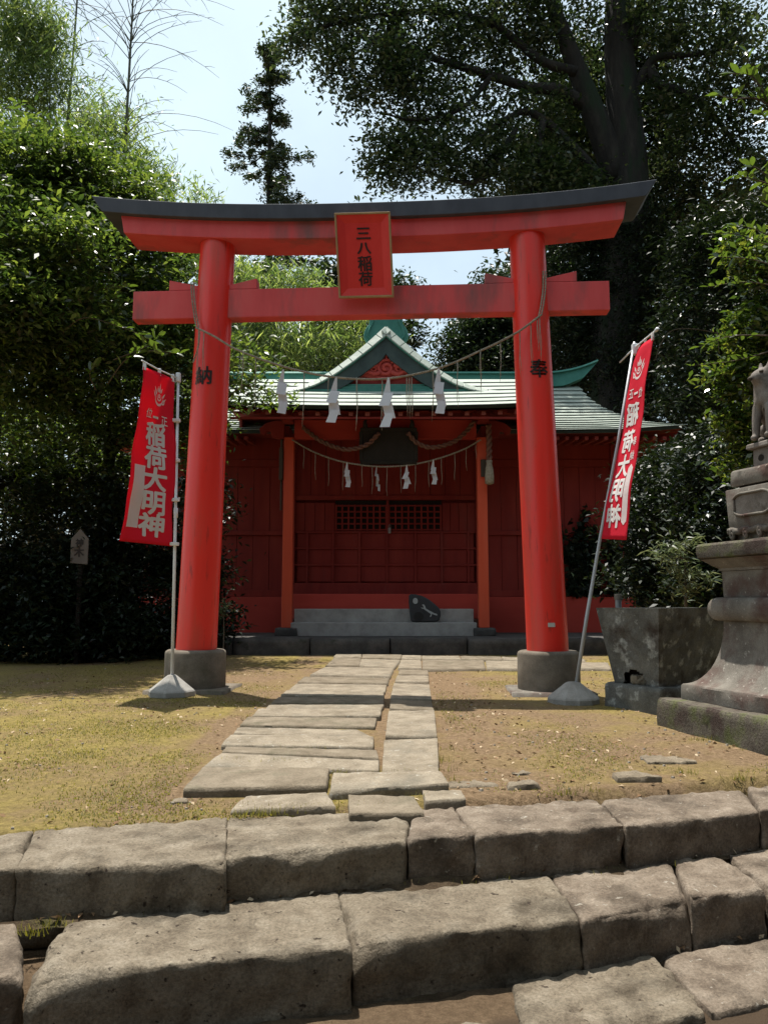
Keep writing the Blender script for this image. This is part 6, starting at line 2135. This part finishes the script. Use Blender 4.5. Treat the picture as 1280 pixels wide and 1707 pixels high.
for pts, n in (([(4.230, 7.800, 4.563), (3.818, 7.700, 4.612), (3.504, 7.600, 4.660), (3.234, 7.600, 4.660)], 22), ([(4.053, 7.800, 4.692), (3.705, 7.700, 4.771), (3.490, 7.600, 4.754)], 14), ([(4.096, 7.800, 4.371), (3.688, 7.700, 4.442), (3.283, 7.600, 4.422)], 20), ([(4.085, 7.800, 4.181), (3.615, 7.700, 4.203), (3.209, 7.600, 4.111)], 18),
               ([(3.996, 7.800, 3.677), (3.467, 7.700, 3.643), (3.092, 7.600, 3.499)], 18), ([(3.989, 7.800, 3.552), (3.514, 7.700, 3.397), (2.996, 7.600, 3.305)], 20)):
    spray(sp2, pts, .008, n, rng, 1.05)
# sunlit sprays at the outside of the left trees
lv = leaf_blade(.15, .062)
lv.materials[0] = M['leaf_bright']
sp3 = thing('leafy_branch', 'sunlit spray of long leaves on the left, over the top of the red banner', 'branch', (-2.9, 9.6, 3.9))
for pts, n in (([(-3.617, 10.200, 3.851), (-3.293, 9.900, 4.082), (-2.930, 9.700, 4.135), (-2.527, 9.600, 4.065)], 16), ([(-3.481, 10.000, 4.113), (-3.038, 9.800, 4.207), (-2.824, 9.700, 4.329)], 14), ([(-4.192, 10.000, 4.432), (-3.814, 9.800, 4.600), (-3.317, 9.700, 4.446), (-3.012, 9.700, 4.329)], 18), ([(-4.277, 10.000, 4.593), (-4.087, 9.900, 4.716), (-3.989, 9.800, 4.758)], 10),
               ([(-4.062, 10.400, 5.156), (-3.668, 10.200, 5.159), (-3.380, 10.100, 5.135)], 10), ([(-4.731, 10.000, 4.352), (-4.765, 9.900, 4.398), (-4.938, 9.800, 4.246)], 8), ([(-4.581, 10.400, 5.836), (-4.174, 10.200, 5.785), (-3.891, 10.100, 5.655)], 10), ([(-5.004, 10.400, 6.094), (-4.711, 10.200, 6.080), (-4.629, 10.100, 6.114)], 10),
               ([(-3.845, 10.400, 3.825), (-3.858, 10.200, 3.972), (-3.725, 10.000, 4.033)], 8), ([(-5.113, 10.200, 6.080), (-4.982, 10.000, 6.147), (-4.910, 10.000, 6.272)], 9), ([(-3.875, 10.300, 5.452), (-3.636, 10.200, 5.367), (-3.546, 10.100, 5.349)], 7)):
    spray(sp3, pts, .008, n, rng, 1.0, lv)
sp4 = thing('leafy_branch', 'sunlit leafy branch poking out over the shrine roof right of the left pillar', 'branch', (-2.3, 11.4, 4.0))
for pts, n in (([(-2.865, 12.000, 4.260), (-2.274, 11.800, 4.299), (-1.802, 11.700, 4.178), (-1.320, 11.600, 3.987)], 22), ([(-2.683, 12.000, 4.355), (-2.280, 11.800, 4.579), (-1.992, 11.700, 4.688)], 16), ([(-2.765, 12.000, 3.977), (-2.267, 11.800, 3.973), (-1.797, 11.700, 3.902)], 16), ([(-2.502, 12.000, 4.545), (-2.349, 11.900, 4.799), (-2.288, 11.800, 4.955)], 12), ([(-2.381, 11.900, 4.139), (-2.092, 11.800, 4.299), (-1.878, 11.700, 4.363)], 14)):
    spray(sp4, pts, .008, n, rng, .9, lv)
# dead twig and wire at right
tw = thing('dead_twig', 'thin pale dead twig hanging in front of the dark trees right of the banner', 'twig', (2.952, 8.000, 3.797))
obj('stem', Builder().tube(sag_curve([(3.566, 8.200, 3.841), (3.170, 8.000, 3.823), (2.970, 8.000, 3.797), (2.853, 8.000, 3.650), (2.797, 8.000, 3.490)], 24), .004, 5), M['bark_pale'], tw, smooth=True)
obj('stem', Builder().tube(sag_curve([(3.456, 8.000, 3.823), (3.449, 8.000, 3.797), (3.456, 8.000, 3.554)], 8), .003, 5), M['bark_pale'], tw, smooth=True)
wi = obj('guy_wire', Builder().tube([(5.624, 15.800, 4.130), (4.803, 11.000, 3.453)], .008, 5), M['metal_grey'], smooth=True)
tag(wi, 'thin pale wire running from the right eave corner into the shrub', 'wire')

# ivy on the right wall of the shrine
rng = np.random.default_rng(8)
iv = thing('ivy', 'dark ivy climbing the red wall right of the right gate pillar', 'climbing plant', (3.95, 16.1, 1.1))
C = []
for k in range(16):
    x = 3.45 + 1.5 * rng.uniform()
    p = np.array([x, 16.22, 1.1])
    top = 1.1 + rng.uniform(.5, 1.75)
    pth = [p.copy()]
    while p[2] < top:
        p = p + np.array([rng.normal(0, .06), 0, .10]); pth.append(p.copy())
        C.append(p + rng.normal(size=(9, 3)) * np.array([.07, .02, .05]) + np.array([0, -.03, 0]))
    obj('stem', Builder().tube([tuple(q) for q in pth], .008, 4), M['bark'], iv, smooth=True)
C = np.concatenate(C)
V, Q = leaf_quads(C, .13, .11, rng, .6, 1.2)
fast_mesh('foliage', V, Q, M['leaf_dark'], iv, kind='stuff')
# small bright sprig by the left pillar foot
tree('small_plant', 'small sprig with pale leaves beside the foot of the left gate pillar', 'plant', (-2.25, 11.3, .13), [(-2.25, 11.3, .13, .012), (-2.24, 11.3, .6, .008), (-2.26, 11.3, .95, .004)],
     [(*(-2.261, 11.300, 0.941, 0.068), 46), (*(-2.209, 11.300, 0.891, 0.051), 26), (*(-2.310, 11.300, 0.858, 0.068), 30)], .075, .03, 'leaf_pale', 'bark_pale', seed=99, per_clump=8, clump=.04, limbs=False)

# ---------------------------------------------------------------- small things on the ground
LOOSE = [((1112, 1268), .16, .11, 'pale flat stone lying in front of the pedestal'), ((1060, 1312), .13, .08, 'broken flat stone near the top step on the right'), ((790, 1316), .15, .07, 'flat brown stone beside the near end of the path'),
         ((868, 1300), .06, .04, 'small dull stone on the bare earth right of the path'), ((870, 1322), .09, .05, 'flat embedded stone just behind the top step'), ((296, 1338), .045, .035, 'small dark stone at the near left corner of the path')]
LOOSE_XY = [(1.770, 5.130, 0.020), (1.417, 4.628, 0.011), (0.491, 4.491, 0.009), (0.794, 4.774, 0.014), (0.750, 4.439, 0.008), (-1.025, 4.149, 0.003)]
for i, ((pp, a, c, lab), p) in enumerate(zip(LOOSE, LOOSE_XY)):
    o = obj('loose_stone', rough_block(Builder(), [(p[0] - a * .9, p[1] + c), (p[0] + a * .7, p[1] + c * 1.1), (p[0] + a, p[1] - c * .8), (p[0] - a, p[1] - c)], p[2] + (.012 if i not in (1, 4) else .03), p[2] - .08, 300 + i, seg=(14, 10, 3), rnd=.012, amp=.022, chip=1.5), M['path_stone_b'], smooth=True)
    tag(o, lab, 'stone', 'loose stones on the ground')

rng = np.random.default_rng(123)


def scatter(n, fn):
    out = []
    while len(out) < n:
        x, y = fn()
        e = y - .28 * x
        out.append((x, y, ground_height(x, y)))
    return np.array(out)


# dry leaves and bits
def r_litter():
    while True:
        x, y = rng.uniform(-4.5, 4.5), 3.2 + rng.beta(1.1, 1.8) * 10
        if y - .28 * x < 4.0: continue
        if -1.1 < x < .0 and 4.3 < y < 12: continue
        if .04 < x < .45 and 4.6 < y < 12: continue
        if noise.noise(Vector((x * .9, y * .9, 2))) + .5 * (x > .3) + .3 * (abs(x) < .5) > rng.uniform(-.5, .6): return x, y


P = scatter(2600, r_litter)
P2 = []
for _ in range(420):
    x = rng.uniform(-1.4, 2.2)
    e = rng.choice([3.02, 3.48, 3.55]) + rng.uniform(-.02, .08)
    y = e + .28 * x
    P2.append((x, y, {True: -.185, False: -.38}[e > 3.3] + .012))
P = np.concatenate([P, np.array(P2)])
P[:, 2] += .006
V, Q = leaf_quads(P, .036, .017, rng, 0.0, .5)
o = fast_mesh('leaf_litter', V, Q, M['litter'], None, kind='stuff')
tag(o, 'dry leaf litter scattered over earth and steps', 'leaf litter')
# pebbles
pb = Builder()
for _ in range(420):
    x, y = r_litter()
    s = rng.uniform(.005, .016)
    z = ground_height(x, y)
    a = rng.uniform(0, 3)
    q = [(x + s * math.cos(a + k * 1.57), y + s * .7 * math.sin(a + k * 1.57), z - .004) for k in range(4)]
    pb.hexa(q, [(x + (p[0] - x) * .6, y + (p[1] - y) * .6, z + s * .7) for p in q])
o = obj('pebbles', pb, M['pebble'], None, local=True)
o['kind'] = 'stuff'
tag(o, 'small pebbles on the bare earth', 'pebbles')


# grass: tufts in the joints of the path and over the moss
def blades(P, hmin, hmax, w, rng, lean=.5):
    n = len(P)
    az = rng.uniform(0, 2 * np.pi, n)
    h = rng.uniform(hmin, hmax, n)
    d = np.stack([np.cos(az), np.sin(az), np.zeros(n)], 1)
    s = np.stack([-np.sin(az), np.cos(az), np.zeros(n)], 1)
    ln = rng.uniform(.1, lean, n)[:, None] * h[:, None]
    up = np.stack([np.zeros(n), np.zeros(n), h], 1)
    V = np.empty((n, 4, 3))
    V[:, 0] = P - s * w / 2
    V[:, 1] = P + s * w / 2
    V[:, 2] = P + d * ln + up + s * w * .12
    V[:, 3] = P + d * ln + up - s * w * .12
    return V.reshape(-1, 3), np.arange(n * 4).reshape(n, 4)


G_ = []
TUFTS = [(-0.275, 4.714, 0.013), (-0.137, 4.685, 0.012), (0.000, 4.714, 0.013), (0.138, 4.729, 0.013), (-0.766, 4.994, 0.018), (-0.622, 5.011, 0.018), (-0.471, 4.961, 0.017), (-0.906, 5.061, 0.019), (-0.766, 5.505, 0.027), (-0.635, 5.425, 0.026), (-0.471, 5.367, 0.025), (-0.937, 5.566, 0.028), (-0.320, 4.628, 0.011), (-0.406, 3.996, 0.000), (-0.321, 4.018, 0.000), (-0.489, 3.963, 0.000), (-0.266, 4.071, 0.001), (-0.677, 3.888, 0.000), (-0.567, 3.909, 0.000), (-0.671, 4.018, 0.000), (0.185, 4.241, 0.004), (-0.058, 4.018, 0.000),
         (0.354, 4.850, 0.015), (0.372, 4.558, 0.010), (0.420, 5.465, 0.026), (0.354, 5.095, 0.020), (-0.258, 4.426, 0.008), (-2.033, 8.882, 0.088), (-1.877, 8.623, 0.083), (2.245, 5.780, 0.032), (1.990, 4.628, 0.011), (1.776, 4.774, 0.014), (1.079, 4.362, 0.007), (0.938, 4.301, 0.005)]
for (x, y, z) in TUFTS:
    m = rng.integers(20, 60)
    for _ in range(m):
        G_.append((x + rng.normal(0, .05), y + rng.normal(0, .022), z))
for _ in range(60):
    x = rng.uniform(-1.4, 2); y = 3.47 + .28 * x + rng.normal(0, .02)
    for _ in range(3): G_.append((x + rng.normal(0, .02), y + rng.normal(0, .01), -.20))
for (x, y, z) in ((-1.288, 3.050, -0.200), (-1.230, 3.131, -0.200), (-0.659, 3.403, -0.200), (-0.498, 3.470, -0.200)):
    for _ in range(40): G_.append((x + rng.normal(0, .03), y + rng.normal(0, .015), z))
V, Q = blades(np.array(G_), .012, .045, .004, rng, .8)
o = fast_mesh('grass_tufts', V, Q, M['grass'], None, kind='stuff')
tag(o, 'thin grass tufts in the joints of path and steps', 'grass')
mo = []
while len(mo) < 60000:
    x, y = rng.uniform(-4.6, 4.6), 3.6 + rng.beta(1.0, 2.0) * 8.5
    if y - .28 * x < 4.02: continue
    if -1.12 < x < .5 and 4.2 < y < 12: continue
    if noise.noise(Vector((x * 1.2, y * 1.2, 7))) + .35 * noise.noise(Vector((x * 4, y * 4, 1))) - .25 * (x > .4) > rng.uniform(-.25, .5):
        mo.append((x, y, ground_height(x, y) - .002))
V, Q = blades(np.array(mo), .004, .015, .007, rng, 1.6)
o = fast_mesh('moss', V, Q, M['grass'], None, kind='stuff')
tag(o, 'short moss and fine grass over the trodden earth', 'moss')
